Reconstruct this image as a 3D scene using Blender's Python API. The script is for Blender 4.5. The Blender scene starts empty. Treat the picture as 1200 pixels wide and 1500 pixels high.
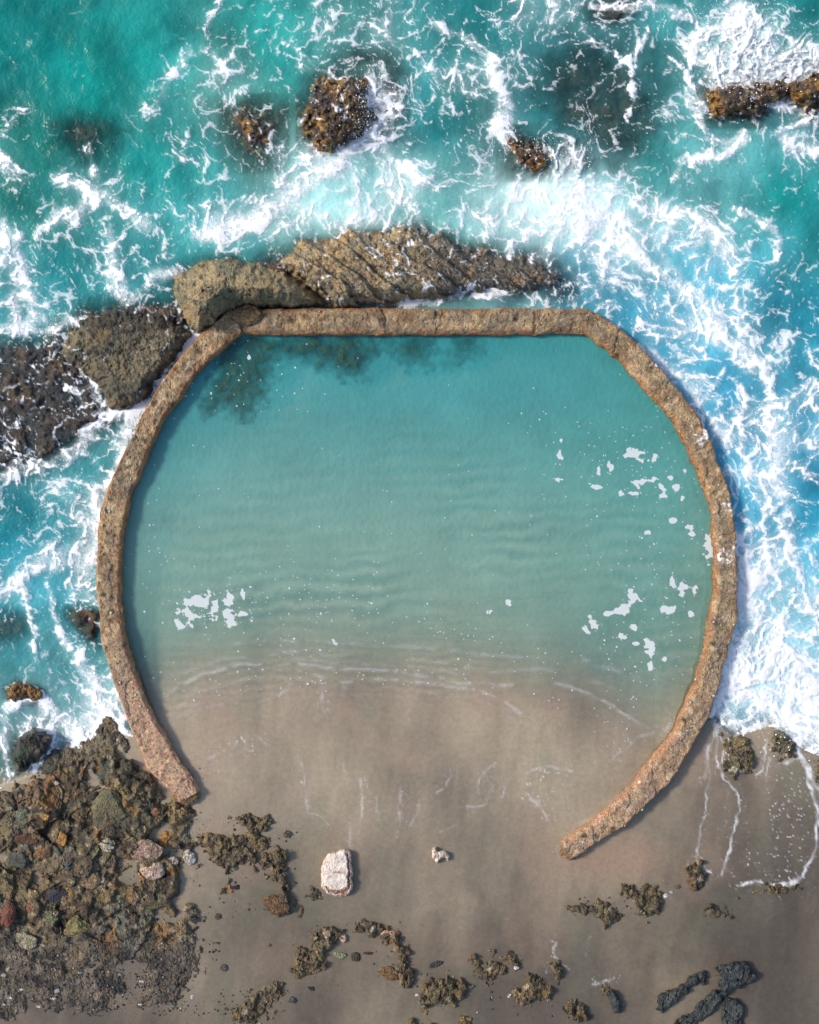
import math, random
import numpy as np
# ---------------------------------------------------------------- scale: 60 photo pixels = 1 metre
S = 60.0; CX, CY = 600.0, 750.0; CAM_H = 27.0
def to_m(px, py, z=0.0):
    k = (CAM_H - z) / CAM_H / S
    return (np.asarray(px, float) - CX) * k, (CY - np.asarray(py, float)) * k
# ---------------------------------------------------------------- noise
_rng = np.random.RandomState(7)
_PERM = _rng.permutation(1024); _PERM = np.concatenate([_PERM, _PERM, _PERM])
_ANG = _rng.rand(1024) * 2 * np.pi; _GX, _GY = np.cos(_ANG), np.sin(_ANG)
_G3 = _rng.randn(1024, 3); _G3 /= np.linalg.norm(_G3, axis=1)[:, None]
_R1, _R2, _R3 = _rng.rand(1024), _rng.rand(1024), _rng.rand(1024)
def _h2(i, j, s): return _PERM[_PERM[(i + s * 131) & 1023] + (j & 1023)]
def perlin(x, y, s=0):
    x = np.asarray(x, float); y = np.asarray(y, float)
    i = np.floor(x).astype(np.int64); j = np.floor(y).astype(np.int64)
    fx, fy = x - i, y - j
    u = fx * fx * fx * (fx * (fx * 6 - 15) + 10); v = fy * fy * fy * (fy * (fy * 6 - 15) + 10)
    def g(a, b):
        h = _h2(i + a, j + b, s); return _GX[h] * (fx - a) + _GY[h] * (fy - b)
    a, b, c, d = g(0, 0), g(1, 0), g(0, 1), g(1, 1)
    a = a + u * (b - a); c = c + u * (d - c)
    return (a + v * (c - a)) * 1.5
def fbm(x, y, o=4, s=0, g=0.5):
    r = 0; a = 1.0; t = 0
    for k in range(o):
        r = r + a * perlin(x * 2 ** k + 17.3 * k, y * 2 ** k - 9.1 * k, s + k); t += a; a *= g
    return r / t * 1.4
def ridged(x, y, o=3, s=0):
    r = 0; a = 1.0; t = 0
    for k in range(o):
        r = r + a * (1 - np.abs(perlin(x * 2 ** k + 5.7 * k, y * 2 ** k + 3.3 * k, s + k)) * 1.6); t += a; a *= 0.5
    return r / t
def worley(x, y, s=0, jit=0.95):
    x = np.asarray(x, float); y = np.asarray(y, float)
    i = np.floor(x).astype(np.int64); j = np.floor(y).astype(np.int64)
    f1 = np.full(x.shape, 9.0); f2 = f1.copy(); ident = np.zeros(x.shape, np.int64)
    for a in (-1, 0, 1):
        for b in (-1, 0, 1):
            h = _h2(i + a, j + b, s)
            d = np.hypot(i + a + .5 + jit * (_R1[h] - .5) - x, j + b + .5 + jit * (_R2[h] - .5) - y)
            n = d < f1
            f2 = np.where(n, f1, np.minimum(f2, d)); ident = np.where(n, h, ident); f1 = np.where(n, d, f1)
    return f1, f2, ident
def shards(x, y, s=0):
    """broken-rock facets: every cell a tilted flat face. height about 0..1, cell id"""
    x = np.asarray(x, float); y = np.asarray(y, float)
    i = np.floor(x).astype(np.int64); j = np.floor(y).astype(np.int64)
    f1 = np.full(x.shape, 9.0); ident = np.zeros(x.shape, np.int64); ox = np.zeros(x.shape); oy = ox.copy()
    for a in (-1, 0, 1):
        for b in (-1, 0, 1):
            h = _h2(i + a, j + b, s); dx = x - (i + a + .5 + .95 * (_R1[h] - .5)); dy = y - (j + b + .5 + .95 * (_R2[h] - .5))
            q = .55 + .9 * _R3[h]; d = np.hypot(dx * q, dy / q); n = d < f1
            f1 = np.where(n, d, f1); ident = np.where(n, h, ident); ox = np.where(n, dx, ox); oy = np.where(n, dy, oy)
    k = (ident * 7 + 3) & 1023; m = (ident * 13 + 5) & 1023
    return .5 * _R3[m] + 1.1 * (ox * (_R1[k] - .5) + oy * (_R2[k] - .5)) - .35 * np.clip(f1 - .35, 0, 1), ident
def perlin3(p, s=0):
    i = np.floor(p).astype(np.int64); f = p - i
    w = f * f * f * (f * (f * 6 - 15) + 10); out = 0
    for a in (0, 1):
        for b in (0, 1):
            for c in (0, 1):
                h = _PERM[_PERM[_PERM[(i[:, 0] + a + s * 77) & 1023] + ((i[:, 1] + b) & 1023)] + ((i[:, 2] + c) & 1023)]
                d = _G3[h]
                out = out + (d[:, 0] * (f[:, 0] - a) + d[:, 1] * (f[:, 1] - b) + d[:, 2] * (f[:, 2] - c)) * \
                    (w[:, 0] if a else 1 - w[:, 0]) * (w[:, 1] if b else 1 - w[:, 1]) * (w[:, 2] if c else 1 - w[:, 2])
    return out * 1.5
def fbm3(p, o=4, s=0, g=0.5):
    r = 0; a = 1.0; t = 0
    for k in range(o):
        r = r + a * perlin3(p * 2 ** k + 11.7 * k, s + k); t += a; a *= g
    return r / t * 1.4
def smooth(a, b, x):
    t = np.clip((x - a) / (b - a), 0, 1); return t * t * (3 - 2 * t)
def blur(f, n, times=2):
    for _ in range(times):
        for ax in (0, 1):
            p = np.pad(f, [(n + 1, n) if k == ax else (0, 0) for k in (0, 1)], mode='edge')
            c = np.cumsum(p, axis=ax); L = f.shape[ax]
            a = np.take(c, np.arange(2 * n + 1, 2 * n + 1 + L), axis=ax); b = np.take(c, np.arange(0, L), axis=ax)
            f = (a - b) / (2 * n + 1)
    return f
def in_poly(px, py, poly):
    r = np.zeros(px.shape, bool); n = len(poly)
    for k in range(n):
        x0, y0 = poly[k]; x1, y1 = poly[(k + 1) % n]
        if y0 == y1: continue
        c = ((y0 > py) != (y1 > py)) & (px < (x1 - x0) * (py - y0) / (y1 - y0) + x0)
        r ^= c
    return r
def line_dist(px, py, pts, closed=False):
    """distance to a polyline and the fraction along it"""
    pts = [np.array(p[:2], float) for p in pts]
    if closed: pts = pts + [pts[0]]
    best = np.full(px.shape, 1e9); fr = np.zeros(px.shape)
    L = [np.linalg.norm(b - a) for a, b in zip(pts, pts[1:])]; T = sum(L); acc = 0
    for a, b, l in zip(pts, pts[1:], L):
        t = np.clip(((px - a[0]) * (b[0] - a[0]) + (py - a[1]) * (b[1] - a[1])) / max(l * l, 1e-9), 0, 1)
        d = np.hypot(px - a[0] - t * (b[0] - a[0]), py - a[1] - t * (b[1] - a[1]))
        n = d < best; best = np.where(n, d, best); fr = np.where(n, (acc + t * l) / T, fr); acc += l
    return best, fr
def grid_sample(g, px, py, step=50.0):
    """smooth lookup in a coarse hand-read map whose cells are STEP pixels"""
    gx = np.clip(px / step - .5, 0, g.shape[1] - 1.001); gy = np.clip(py / step - .5, 0, g.shape[0] - 1.001)
    i = gx.astype(int); j = gy.astype(int); u = gx - i; v = gy - j
    u = u * u * (3 - 2 * u); v = v * v * (3 - 2 * v)
    return (g[j, i] * (1 - u) + g[j, i + 1] * u) * (1 - v) + (g[j + 1, i] * (1 - u) + g[j + 1, i + 1] * u) * v
# ---------------------------------------------------------------- outlines read from the photograph (pixels)
W_L_OUT = [(263,1174),(220,1130),(187,1057),(167,1000),(148,937),(143,883),(141,817),(146,750),(157,715),(177,677),(200,623),(230,570),(263,523),(293,490),(318,470),(340,453)]
W_L_IN = [(291,1160),(283,1147),(247,1093),(220,1047),(200,997),(183,947),(175,883),(174,817),(184,750),(190,722),(200,703),(220,650),(243,607),(277,560),(307,523),(330,505),(354,487)]
W_T_OUT = [(340,453),(400,452),(500,451),(600,452),(700,452),(800,451),(863,453)]
W_T_IN = [(354,487),(400,488),(500,488),(600,488),(700,488),(800,487),(858,487)]
W_R_OUT = [(863,453),(880,459),(897,473),(933,503),(977,550),(1020,603),(1047,657),(1063,703),(1074,750),(1082,817),(1080,883),(1077,917),(1063,967),(1047,1027),(1030,1067),(987,1140),(977,1152),(927,1199),(880,1232),(837,1260)]
W_R_IN = [(858,487),(870,494),(887,507),(920,537),(950,573),(987,613),(1007,650),(1023,687),(1037,723),(1046,755),(1051,810),(1045,893),(1033,957),(1020,1003),(1000,1050),(980,1087),(960,1110),(923,1157),(880,1197),(823,1235)]
def mids(a, b, n=40):
    def rs(p):
        p = np.array(p, float); d = np.r_[0, np.cumsum(np.hypot(*np.diff(p, axis=0).T))]; t = np.linspace(0, d[-1], n)
        return np.c_[np.interp(t, d, p[:, 0]), np.interp(t, d, p[:, 1])]
    return rs(a), rs(b)
def centre(a, b, n=40):
    p, q = mids(a, b, n); return (p + q) / 2
RING = [tuple(p) for p in np.vstack([centre(W_L_OUT, W_L_IN), centre(W_T_OUT, W_T_IN, 12)[1:], centre(W_R_OUT, W_R_IN)[1:]])] + [(700,1270),(560,1270),(400,1220)]
# foam cover, one digit per 50 px cell (0 none .. 9 solid), read from the photograph
FOAM_MAP = np.array([[int(c) for c in r] for r in """
001011243546345665445543
211003554445455543428864
002114554353564422333666
310123342255434423344345
212126235755343454323435
014533437557645576442123
345445786675566788676542
534554522202224666567633
633254220000004556565543
553110000000001134567654
122000000000000034456445
233300000000000003456356
323572000000000000456676
355670000000000000034576
356780000000000000003575
346700000000000000003665
577500000000000000000775
546500000000000000000777
133400000000000000000886
224600000000000000000898
236800000000000000000889
677600000000000000000689
433100000000000000000016
200000000000000000000002
000000000000000000000000
000000000000000000000000
000000000000000000000000
000000000000000000000000
000000000000000000000000
000000000000000000000000
""".split()], float)
COVER = np.interp(FOAM_MAP, range(10), [0.0, .025, .055, .10, .165, .245, .35, .48, .68, .93])
# clear streams of foam: points, half-width px, cover
STREAMS = [
 ([(0,235),(25,260)],14,.6),([(5,200),(20,170),(30,160)],8,.4),([(0,330),(15,350),(25,400),(45,440),(55,470),(30,480),(20,450)],12,.8),([(0,480),(25,482),(60,490),(100,470),(150,470)],7,.7),
 ([(90,260),(130,280),(170,300),(215,330)],14,.6),([(130,215),(140,260)],8,.5),([(215,170),(230,150),(260,100),(275,75),(310,75),(330,110)],9,.45),([(60,340),(85,310),(110,320),(130,290)],9,.7),
 ([(160,340),(170,400),(190,440)],9,.6),([(225,410),(200,430),(180,440),(160,400)],9,.6),([(225,408),(260,395)],10,.75),
 ([(420,60),(450,90),(480,110),(520,125)],5,.5),([(540,125),(545,160),(530,200),(500,230),(470,255)],11,.98),([(535,200),(570,230),(620,270)],12,.55),([(470,255),(430,290),(390,310),(330,340),(290,345)],16,.7),
 ([(500,230),(530,290),(500,310)],10,.6),([(600,300),(620,330),(640,370)],6,.55),([(640,40),(690,60),(720,90)],8,.6),([(720,90),(740,150),(735,190),(750,210)],12,.75),
 ([(560,50),(600,70),(620,95),(640,110)],5,.5),([(800,320),(850,290),(890,320),(930,340)],14,.7),([(760,280),(810,290),(850,280)],18,.85),([(880,70),(920,85),(928,130),(920,180)],4,.6),([(855,40),(880,70)],6,.5),
 ([(920,85),(945,60),(950,45)],5,.55),([(870,10),(950,10),(1010,20),(1040,50)],7,.6),([(1000,100),(980,90),(975,110)],5,.5),([(1080,20),(1090,60),(1095,100),(1085,120)],20,.95),([(1085,122),(1130,118),(1170,95),(1200,75)],14,.9),
 ([(1010,110),(1015,145),(1040,165),(1060,175)],6,.85),([(1010,150),(1030,195),(1050,205),(1075,210),(1090,195)],6,.7),([(1000,230),(1020,235),(1060,225),(1085,205)],8,.8),([(990,270),(1000,240),(1015,235)],5,.6),
 ([(1200,165),(1170,160),(1140,150),(1110,160),(1105,175)],5,.7),([(1150,205),(1160,215),(1200,225)],7,.8),([(1140,200),(1150,190),(1200,165)],5,.6),
 ([(1080,310),(1120,325),(1140,345),(1140,380)],6,.7),([(900,340),(940,380),(970,400),(985,415)],9,.85),([(940,300),(990,310),(1040,330),(1070,370),(1080,400)],14,.6),
 ([(860,365),(885,390),(915,365)],5,.8),([(880,350),(885,390),(880,420)],4,.7),([(840,360),(880,350),(930,355),(950,380)],8,.7),
 ([(930,470),(950,490),(990,495),(1005,485)],4,.7),([(950,515),(980,540),(990,550)],6,.8),([(890,475),(930,500),(960,530)],5,.6),([(1000,420),(1040,460),(1050,490),(1080,510),(1100,530)],13,.8),([(1080,560),(1095,600),(1080,620),(1090,660)],7,.65),([(1125,530),(1130,600),(1130,680),(1150,750)],11,.7),
 ([(1010,570),(1040,580),(1060,540)],7,.6),([(1000,560),(1060,640),(1070,660)],8,.6),([(1110,640),(1130,560)],8,.4),
 ([(1060,780),(1085,800),(1095,830),(1082,880)],8,.9),([(1130,750),(1150,780),(1165,830),(1170,870)],7,.7),([(1080,890),(1070,960),(1050,1040)],14,.95),([(1180,960),(1185,1030),(1190,1080)],16,.95),([(1060,1045),(1090,1070),(1110,1060),(1130,1055),(1160,1075)],10,1.0),
 ([(296,484),(268,512),(240,540),(222,575)],6,.9),([(215,592),(190,600),(150,615),(120,630)],9,.95),([(205,600),(180,650),(160,710)],10,.9),([(146,720),(140,780),(135,830)],10,.75),
 ([(105,530),(120,545),(140,570),(148,590)],5,.75),([(85,530),(95,555),(115,580),(135,590)],5,.75),([(118,605),(125,585),(132,570)],4,.5),([(20,580),(45,590),(40,610),(18,628)],4,.75),([(15,630),(18,660),(30,680),(60,690)],7,.7),
 ([(0,700),(30,690),(70,680),(110,660),(140,640)],9,.6),([(35,860),(45,900),(55,950)],5,.85),([(70,860),(85,920),(100,950)],6,.75),([(0,870),(30,850),(60,830),(75,800)],12,.6),([(115,960),(125,985),(150,1010)],9,.85),([(10,1040),(30,1022),(60,1025),(80,1050),(110,1070)],9,.9),
 ([(110,1080),(150,1060),(165,1030)],14,.95),([(180,1060),(195,1090),(206,1115)],8,1.0),([(0,1150),(20,1160),(30,1160),(48,1140),(60,1100)],5,.9),([(0,1080),(10,1100),(15,1130)],6,.7),
 ([(0,680),(8,660)],5,.5),([(300,60),(310,20),(330,0)],7,.45),([(480,115),(440,100),(430,60)],8,.35),
 ([(250,500),(270,480),(255,470)],3,.5),
 ([(555,440),(580,442),(620,445),(660,440),(680,425),(720,430),(740,400)],6,.9),([(700,430),(735,420),(745,380),(750,360)],8,.8),
]
HALO = [((545,165),60,.75,.30),((1095,85),80,1.0,.2),((1160,95),50,.85,.2),((830,235),40,.6,.3),((1120,970),90,.4,.2)]
def foam_fields(PX, PY, land):
    """foam cover 0..1, veil of aerated water 0..1"""
    X, Y = PX / S, PY / S
    # advect the look-up position through a curling flow: gives drawn-out, swirled filaments
    x, y = X.copy(), Y.copy(); e = .01
    for k in range(8):
        for sc, am, sd in ((.55, .040, 3), (1.4, .022, 5), (3.4, .010, 9), (8.0, .0035, 10)):
            p0 = perlin(x * sc, y * sc, sd); px_ = perlin((x + e) * sc, y * sc, sd); py_ = perlin(x * sc, (y + e) * sc, sd)
            x = x + am * (py_ - p0) / (e * sc); y = y - am * (px_ - p0) / (e * sc)
    xm, ym = .45 * x + .55 * X + .10 * fbm(X * 3, Y * 3, 3, 24), .45 * y + .55 * Y + .10 * fbm(X * 3 + 9, Y * 3, 3, 25)
    f1, f2, _ = worley(xm * 1.7, ym * 1.7, 21); net1 = 1 - np.clip((f2 - f1) * 1.9, 0, 1)
    g1, g2, _ = worley(xm * 3.9, ym * 3.9, 22); net2 = 1 - np.clip((g2 - g1) * 1.8, 0, 1)
    h1, h2, _ = worley(x * 8, y * 8, 23); net3 = 1 - np.clip((h2 - h1) * 1.7, 0, 1)
    rd = ridged(x * 1.6, y * 1.6, 5, 31); rf = ridged(x * 5 + 9, y * 5, 3, 41)
    fine = fbm(x * 14, y * 14, 3, 51, .6); clump = fbm(x * .9, y * .9, 4, 61)
    lace = 1.0 * net1 ** 3 + .9 * net2 ** 2.5 + .40 * net3 ** 1.5 + 1.0 * rd + .5 * rf + .45 * fine + .8 * clump
    # rank against a fixed sample -> uniform 0..1, so that COVER is really the covered share
    smp = np.sort(lace.ravel()[::97]); u = np.interp(lace, smp, np.linspace(0, 1, smp.size))
    wx = PX + 22 * fbm(X * .9, Y * .9, 3, 71); wy = PY + 22 * fbm(X * .9 + 40, Y * .9, 3, 72)
    c = grid_sample(COVER, wx, wy)
    wx = PX + 9 * fbm(X * 1.6, Y * 1.6, 3, 73) + 4 * fbm(X * 6, Y * 6, 2, 75); wy = PY + 9 * fbm(X * 1.6 + 40, Y * 1.6, 3, 74) + 4 * fbm(X * 6, Y * 6 + 30, 2, 76)
    for pts, w, v in STREAMS:
        q = np.array(pts); x0, y0 = q.min(0) - 3 * w - 25; x1, y1 = q.max(0) + 3 * w + 25
        m = (PX > x0) & (PX < x1) & (PY > y0) & (PY < y1)
        if not m.any(): continue
        d, _ = line_dist(wx[m], wy[m], pts)
        c[m] = np.maximum(c[m], v * np.exp(-(d / w) ** 2 * .8))
    core = np.zeros(PX.shape)
    for (hx, hy), r, v, _ in HALO:
        g = np.exp(-((wx - hx) ** 2 + (wy - hy) ** 2) / (r * r) * 1.6); c = np.maximum(c, v * g); core = np.maximum(core, g * v)
    far = smooth(150, 440, np.maximum(np.maximum(-PX, PX - 1200), -PY)); c = c * (1 - far)
    c = np.clip(c, 0, 1)
    f = np.clip((u - (1 - 1.1 * c)) / (.14 + .62 * c), 0, 1)
    web = np.clip((blur(u, 2) - (1 - 2.2 * c)) / .9, 0, 1) * smooth(.0, .3, c)
    grain = np.clip(.5 + 1.1 * fbm(X * 17, Y * 17, 2, 52), 0, 1)
    sheet = smooth(.26, .62, blur(c, 6)) * smooth(-.25, .35, fbm(x * 1.1 + 3, y * 1.1, 4, 53) + .25 * fbm(x * 4, y * 4, 3, 54)) * (.75 + .5 * (grain - .5))
    f = np.clip(np.maximum(f ** .9, .70 * sheet) + .45 * web * (.35 + .65 * grain) * (1 - f), 0, 1)
    # specks of spume
    s1, _, sid = worley(X * 7 + fine * .2, Y * 7, 81); sp = smooth(.06 + .12 * _R1[sid], .02, s1) * (_R3[sid] < .03 + .25 * np.clip(c * 2, 0, .4)) * smooth(.015, .09, c)
    f = np.maximum(f, sp * .8)
    f = np.where(land, 0, f)
    veil = blur(np.where(land, 0, f), 16) * .9 + .35 * blur(f, 5)
    return f, np.clip(veil * 1.15, 0, 1), core, u
import bpy, bmesh
scene = bpy.context.scene
COL = scene.collection
# ---------------------------------------------------------------- object helpers
def put(name, me, mat=None, parent=None, label=None, cat=None, group=None, kind=None, loc=None):
    o = bpy.data.objects.new(name, me); COL.objects.link(o)
    if mat is not None and me is not None: me.materials.append(mat)
    if parent is not None: o.parent = parent
    if label and not kind: kind = 'thing'
    for k, v in (('label', label), ('category', cat), ('group', group), ('kind', kind)):
        if v: o[k] = v
    if loc is not None: o.location = loc
    return o
def mesh_np(name, co, quads, attrs=None, cols=None, flat=False):
    me = bpy.data.meshes.new(name); n = len(quads); k = quads.shape[1]
    me.vertices.add(len(co)); me.vertices.foreach_set('co', np.asarray(co, np.float32).ravel())
    me.loops.add(n * k); me.loops.foreach_set('vertex_index', quads.astype(np.int32).ravel())
    me.polygons.add(n); me.polygons.foreach_set('loop_start', np.arange(0, n * k, k, dtype=np.int32))
    me.polygons.foreach_set('use_smooth', np.full(n, not flat))
    me.update(calc_edges=True)
    for a, v in (attrs or {}).items():
        at = me.attributes.new(a, 'FLOAT', 'POINT'); at.data.foreach_set('value', np.asarray(v, np.float32).ravel())
    for a, v in (cols or {}).items():
        at = me.attributes.new(a, 'FLOAT_COLOR', 'POINT')
        at.data.foreach_set('color', np.c_[np.asarray(v, np.float32).reshape(-1, 3), np.ones(len(co), np.float32)].ravel())
    return me
def grid_mesh(name, PX, PY, Z, keep, attrs=None, cols=None, origin=(0, 0, 0), flat=False):
    """keep: boolean per vertex; a face stays when its four corners do"""
    ny, nx = PX.shape
    X, Y = to_m(PX, PY, Z)
    co = np.stack([X - origin[0], Y - origin[1], Z - origin[2]], -1).reshape(-1, 3)
    idx = np.arange(ny * nx).reshape(ny, nx)
    a, b, c, d = idx[:-1, :-1], idx[1:, :-1], idx[1:, 1:], idx[:-1, 1:]
    k = keep[:-1, :-1] & keep[1:, :-1] & keep[1:, 1:] & keep[:-1, 1:]
    q = np.stack([a[k], b[k], c[k], d[k]], -1)
    used = np.zeros(ny * nx, bool); used[q.ravel()] = True
    mp = np.cumsum(used) - 1
    return mesh_np(name, co[used], mp[q], {n: np.asarray(v).reshape(-1)[used] for n, v in (attrs or {}).items()},
                   {n: np.asarray(v).reshape(-1, 3)[used] for n, v in (cols or {}).items()}, flat)
def axis(lo, hi, step, reach):
    f = np.arange(lo, hi + step * .5, step); g = step * 1.6 ** np.arange(1, 60); g = np.cumsum(g); g = g[g < reach]
    return np.r_[lo - g[::-1], f, f[-1] + g]
def lin(*c): return np.array([((v / 255 + .055) / 1.055) ** 2.4 if v > 10 else v / 255 / 12.92 for v in c])
def mixc(a, b, t): t = np.asarray(t)[..., None]; return np.asarray(a) * (1 - t) + np.asarray(b) * t
# ---------------------------------------------------------------- materials
def nodes(name):
    m = bpy.data.materials.new(name); m.use_nodes = True; nt = m.node_tree; nt.nodes.clear()
    def N(t, ins=None, **kw):
        n = nt.nodes.new(t)
        for k, v in kw.items(): setattr(n, k, v)
        for k, v in (ins or {}).items():
            if hasattr(v, 'is_linked') or isinstance(v, bpy.types.NodeSocket): nt.links.new(v, n.inputs[k])
            else: n.inputs[k].default_value = v
        return n
    out = N('ShaderNodeOutputMaterial')
    return m, nt, N, out
def mx(N, a, b, f, mode='MIX'):
    n = N('ShaderNodeMix', data_type='RGBA', blend_type=mode)
    for i, v in ((0, f), (6, a), (7, b)):
        if isinstance(v, bpy.types.NodeSocket): n.id_data.links.new(v, n.inputs[i])
        else: n.inputs[i].default_value = v if i == 0 or len(v) == 4 else (*v, 1)
    return n.outputs[2]
def rock_material(name, rough=.7, bump=.5, scale=26.0, spec=.4, vary=.55):
    m, nt, N, out = nodes(name)
    tc = N('ShaderNodeTexCoord').outputs['Object']
    tint = N('ShaderNodeAttribute', attribute_name='tint').outputs['Color']
    n1 = N('ShaderNodeTexNoise', {'Vector': tc, 'Scale': scale, 'Detail': 7.0, 'Roughness': .68})
    n2 = N('ShaderNodeTexNoise', {'Vector': tc, 'Scale': scale * .22, 'Detail': 5.0, 'Roughness': .6})
    v = N('ShaderNodeTexVoronoi', {'Vector': tc, 'Scale': scale * 1.6})
    r1 = N('ShaderNodeMapRange', {'Value': n1.outputs[0], 'From Min': .3, 'From Max': .7, 'To Min': 1 - vary, 'To Max': 1 + vary})
    r2 = N('ShaderNodeMapRange', {'Value': n2.outputs[0], 'From Min': .3, 'From Max': .7, 'To Min': .72, 'To Max': 1.28})
    mu = N('ShaderNodeMath', {0: r1.outputs[0], 1: r2.outputs[0]}, operation='MULTIPLY')
    c = mx(N, tint, (0, 0, 0), 0.0)
    sc = N('ShaderNodeVectorMath', {0: c}, operation='SCALE'); nt.links.new(mu.outputs[0], sc.inputs['Scale'])
    hv = N('ShaderNodeHueSaturation', {'Color': sc.outputs[0]})
    rh = N('ShaderNodeMapRange', {'Value': n2.outputs['Color'], 'From Min': .3, 'From Max': .7, 'To Min': .475, 'To Max': .525})
    nt.links.new(rh.outputs[0], hv.inputs['Hue'])
    ad = N('ShaderNodeMath', {0: n1.outputs[0], 1: v.outputs['Distance']}, operation='ADD')
    bp = N('ShaderNodeBump', {'Height': ad.outputs[0], 'Strength': bump, 'Distance': .03})
    rr = N('ShaderNodeMapRange', {'Value': n2.outputs[0], 'From Min': .35, 'From Max': .65, 'To Min': rough - .2, 'To Max': rough + .15})
    p = N('ShaderNodeBsdfPrincipled', {'Base Color': hv.outputs[0], 'Roughness': rr.outputs[0], 'Specular IOR Level': spec, 'Normal': bp.outputs[0]})
    fa = N('ShaderNodeAttribute', attribute_name='foam').outputs['Fac']
    fd = N('ShaderNodeBsdfDiffuse', {'Color': (.86, .87, .88, 1)})
    fr = N('ShaderNodeMapRange', {'Value': n1.outputs[0], 'From Min': .3, 'From Max': .7, 'To Min': .55, 'To Max': 1.3})
    fm = N('ShaderNodeMath', {0: fa, 1: fr.outputs[0]}, operation='MULTIPLY', use_clamp=True)
    ms = N('ShaderNodeMixShader', {0: fm.outputs[0], 1: p.outputs[0], 2: fd.outputs[0]})
    nt.links.new(ms.outputs[0], out.inputs[0]); return m
M_ROCK = rock_material('weathered_rock', .75, .9, 26.0, .35, .65)
M_WET = rock_material('wet_rock', .45, .9, 24.0, .5, .65)
M_CONC = rock_material('old_concrete', .78, .9, 32.0, .3, .7)
M_PALE = rock_material('pale_concrete', .8, .45, 34.0, .25, .22)
M_STONE = rock_material('loose_stone', .7, 1.0, 20.0, .35, .6)
def water_material(name, wscale, rough, bump=.2, cloud=.15, tint=(.45, .86, .84)):
    m, nt, N, out = nodes(name)
    geo = N('ShaderNodeNewGeometry').outputs['Position']
    A = lambda a: N('ShaderNodeAttribute', attribute_name=a)
    foam, op, colr = A('foam').outputs['Fac'], A('opacity').outputs['Fac'], A('body').outputs['Color']
    w1 = N('ShaderNodeTexNoise', {'Vector': geo, 'Scale': wscale, 'Detail': 5.0, 'Roughness': .55, 'Distortion': .6})
    w2 = N('ShaderNodeTexNoise', {'Vector': geo, 'Scale': wscale * 5, 'Detail': 3.0, 'Roughness': .5})
    hh = N('ShaderNodeMath', {0: w1.outputs[0], 1: w2.outputs[0]}, operation='MULTIPLY_ADD'); hh.inputs[1].default_value = 1.0
    nt.links.new(w1.outputs[0], hh.inputs[0]); nt.links.new(w2.outputs[0], hh.inputs[2])
    bp = N('ShaderNodeBump', {'Height': hh.outputs[0], 'Strength': bump, 'Distance': .12})
    cl = N('ShaderNodeTexNoise', {'Vector': geo, 'Scale': 1.3, 'Detail': 6.0, 'Roughness': .6, 'Distortion': 1.0})
    cr = N('ShaderNodeMapRange', {'Value': cl.outputs[0], 'From Min': .3, 'From Max': .7, 'To Min': 1 - cloud, 'To Max': 1 + cloud})
    sc = N('ShaderNodeVectorMath', {0: colr}, operation='SCALE'); nt.links.new(cr.outputs[0], sc.inputs['Scale'])
    body = N('ShaderNodeBsdfDiffuse', {'Color': sc.outputs[0], 'Normal': bp.outputs[0]})
    tc = mx(N, (1, 1, 1), tint, op)
    tr = N('ShaderNodeBsdfTransparent', {'Color': tc})
    m1 = N('ShaderNodeMixShader', {0: op, 1: tr.outputs[0], 2: body.outputs[0]})
    lw = N('ShaderNodeLayerWeight', {'Blend': .5, 'Normal': bp.outputs[0]})
    pw = N('ShaderNodeMath', {0: lw.outputs['Facing'], 1: 5.0}, operation='POWER')
    fr = N('ShaderNodeMapRange', {'Value': pw.outputs[0], 'To Min': .02, 'To Max': 1.0})
    gl = N('ShaderNodeBsdfGlossy', {'Color': (1, 1, 1, 1), 'Roughness': rough, 'Normal': bp.outputs[0]})
    m2 = N('ShaderNodeMixShader', {0: fr.outputs[0], 1: m1.outputs[0], 2: gl.outputs[0]})
    # foam: fine bubbles break up the cover
    b1 = N('ShaderNodeTexNoise', {'Vector': geo, 'Scale': 30.0, 'Detail': 4.0, 'Roughness': .65})
    bb = N('ShaderNodeMapRange', {'Value': b1.outputs[0], 'From Min': .3, 'From Max': .7, 'To Min': -.22, 'To Max': .22})
    fm = N('ShaderNodeMath', {0: foam, 1: 1.0}, operation='SUBTRACT'); fm.inputs[0].default_value = 0
    k1 = N('ShaderNodeMath', {0: foam, 1: 4.0}, operation='MULTIPLY', use_clamp=True)
    k2 = N('ShaderNodeMath', {0: bb.outputs[0], 1: k1.outputs[0]}, operation='MULTIPLY')
    k3 = N('ShaderNodeMath', {0: k2.outputs[0], 1: foam}, operation='ADD', use_clamp=True)
    nt.nodes.remove(fm)
    fb = N('ShaderNodeBump', {'Height': k3.outputs[0], 'Strength': .3, 'Distance': .05})
    fo = N('ShaderNodeBsdfDiffuse', {'Color': (.88, .89, .89, 1), 'Normal': fb.outputs[0]})
    m3 = N('ShaderNodeMixShader', {0: k3.outputs[0], 1: m2.outputs[0], 2: fo.outputs[0]})
    nt.links.new(m3.outputs[0], out.inputs[0]); return m
M_SEA = water_material('sea_water', 2.2, .2, .16)
M_POOL = water_material('pool_water', 1.6, .1, .14, .06, (.66, .90, .86))
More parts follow.
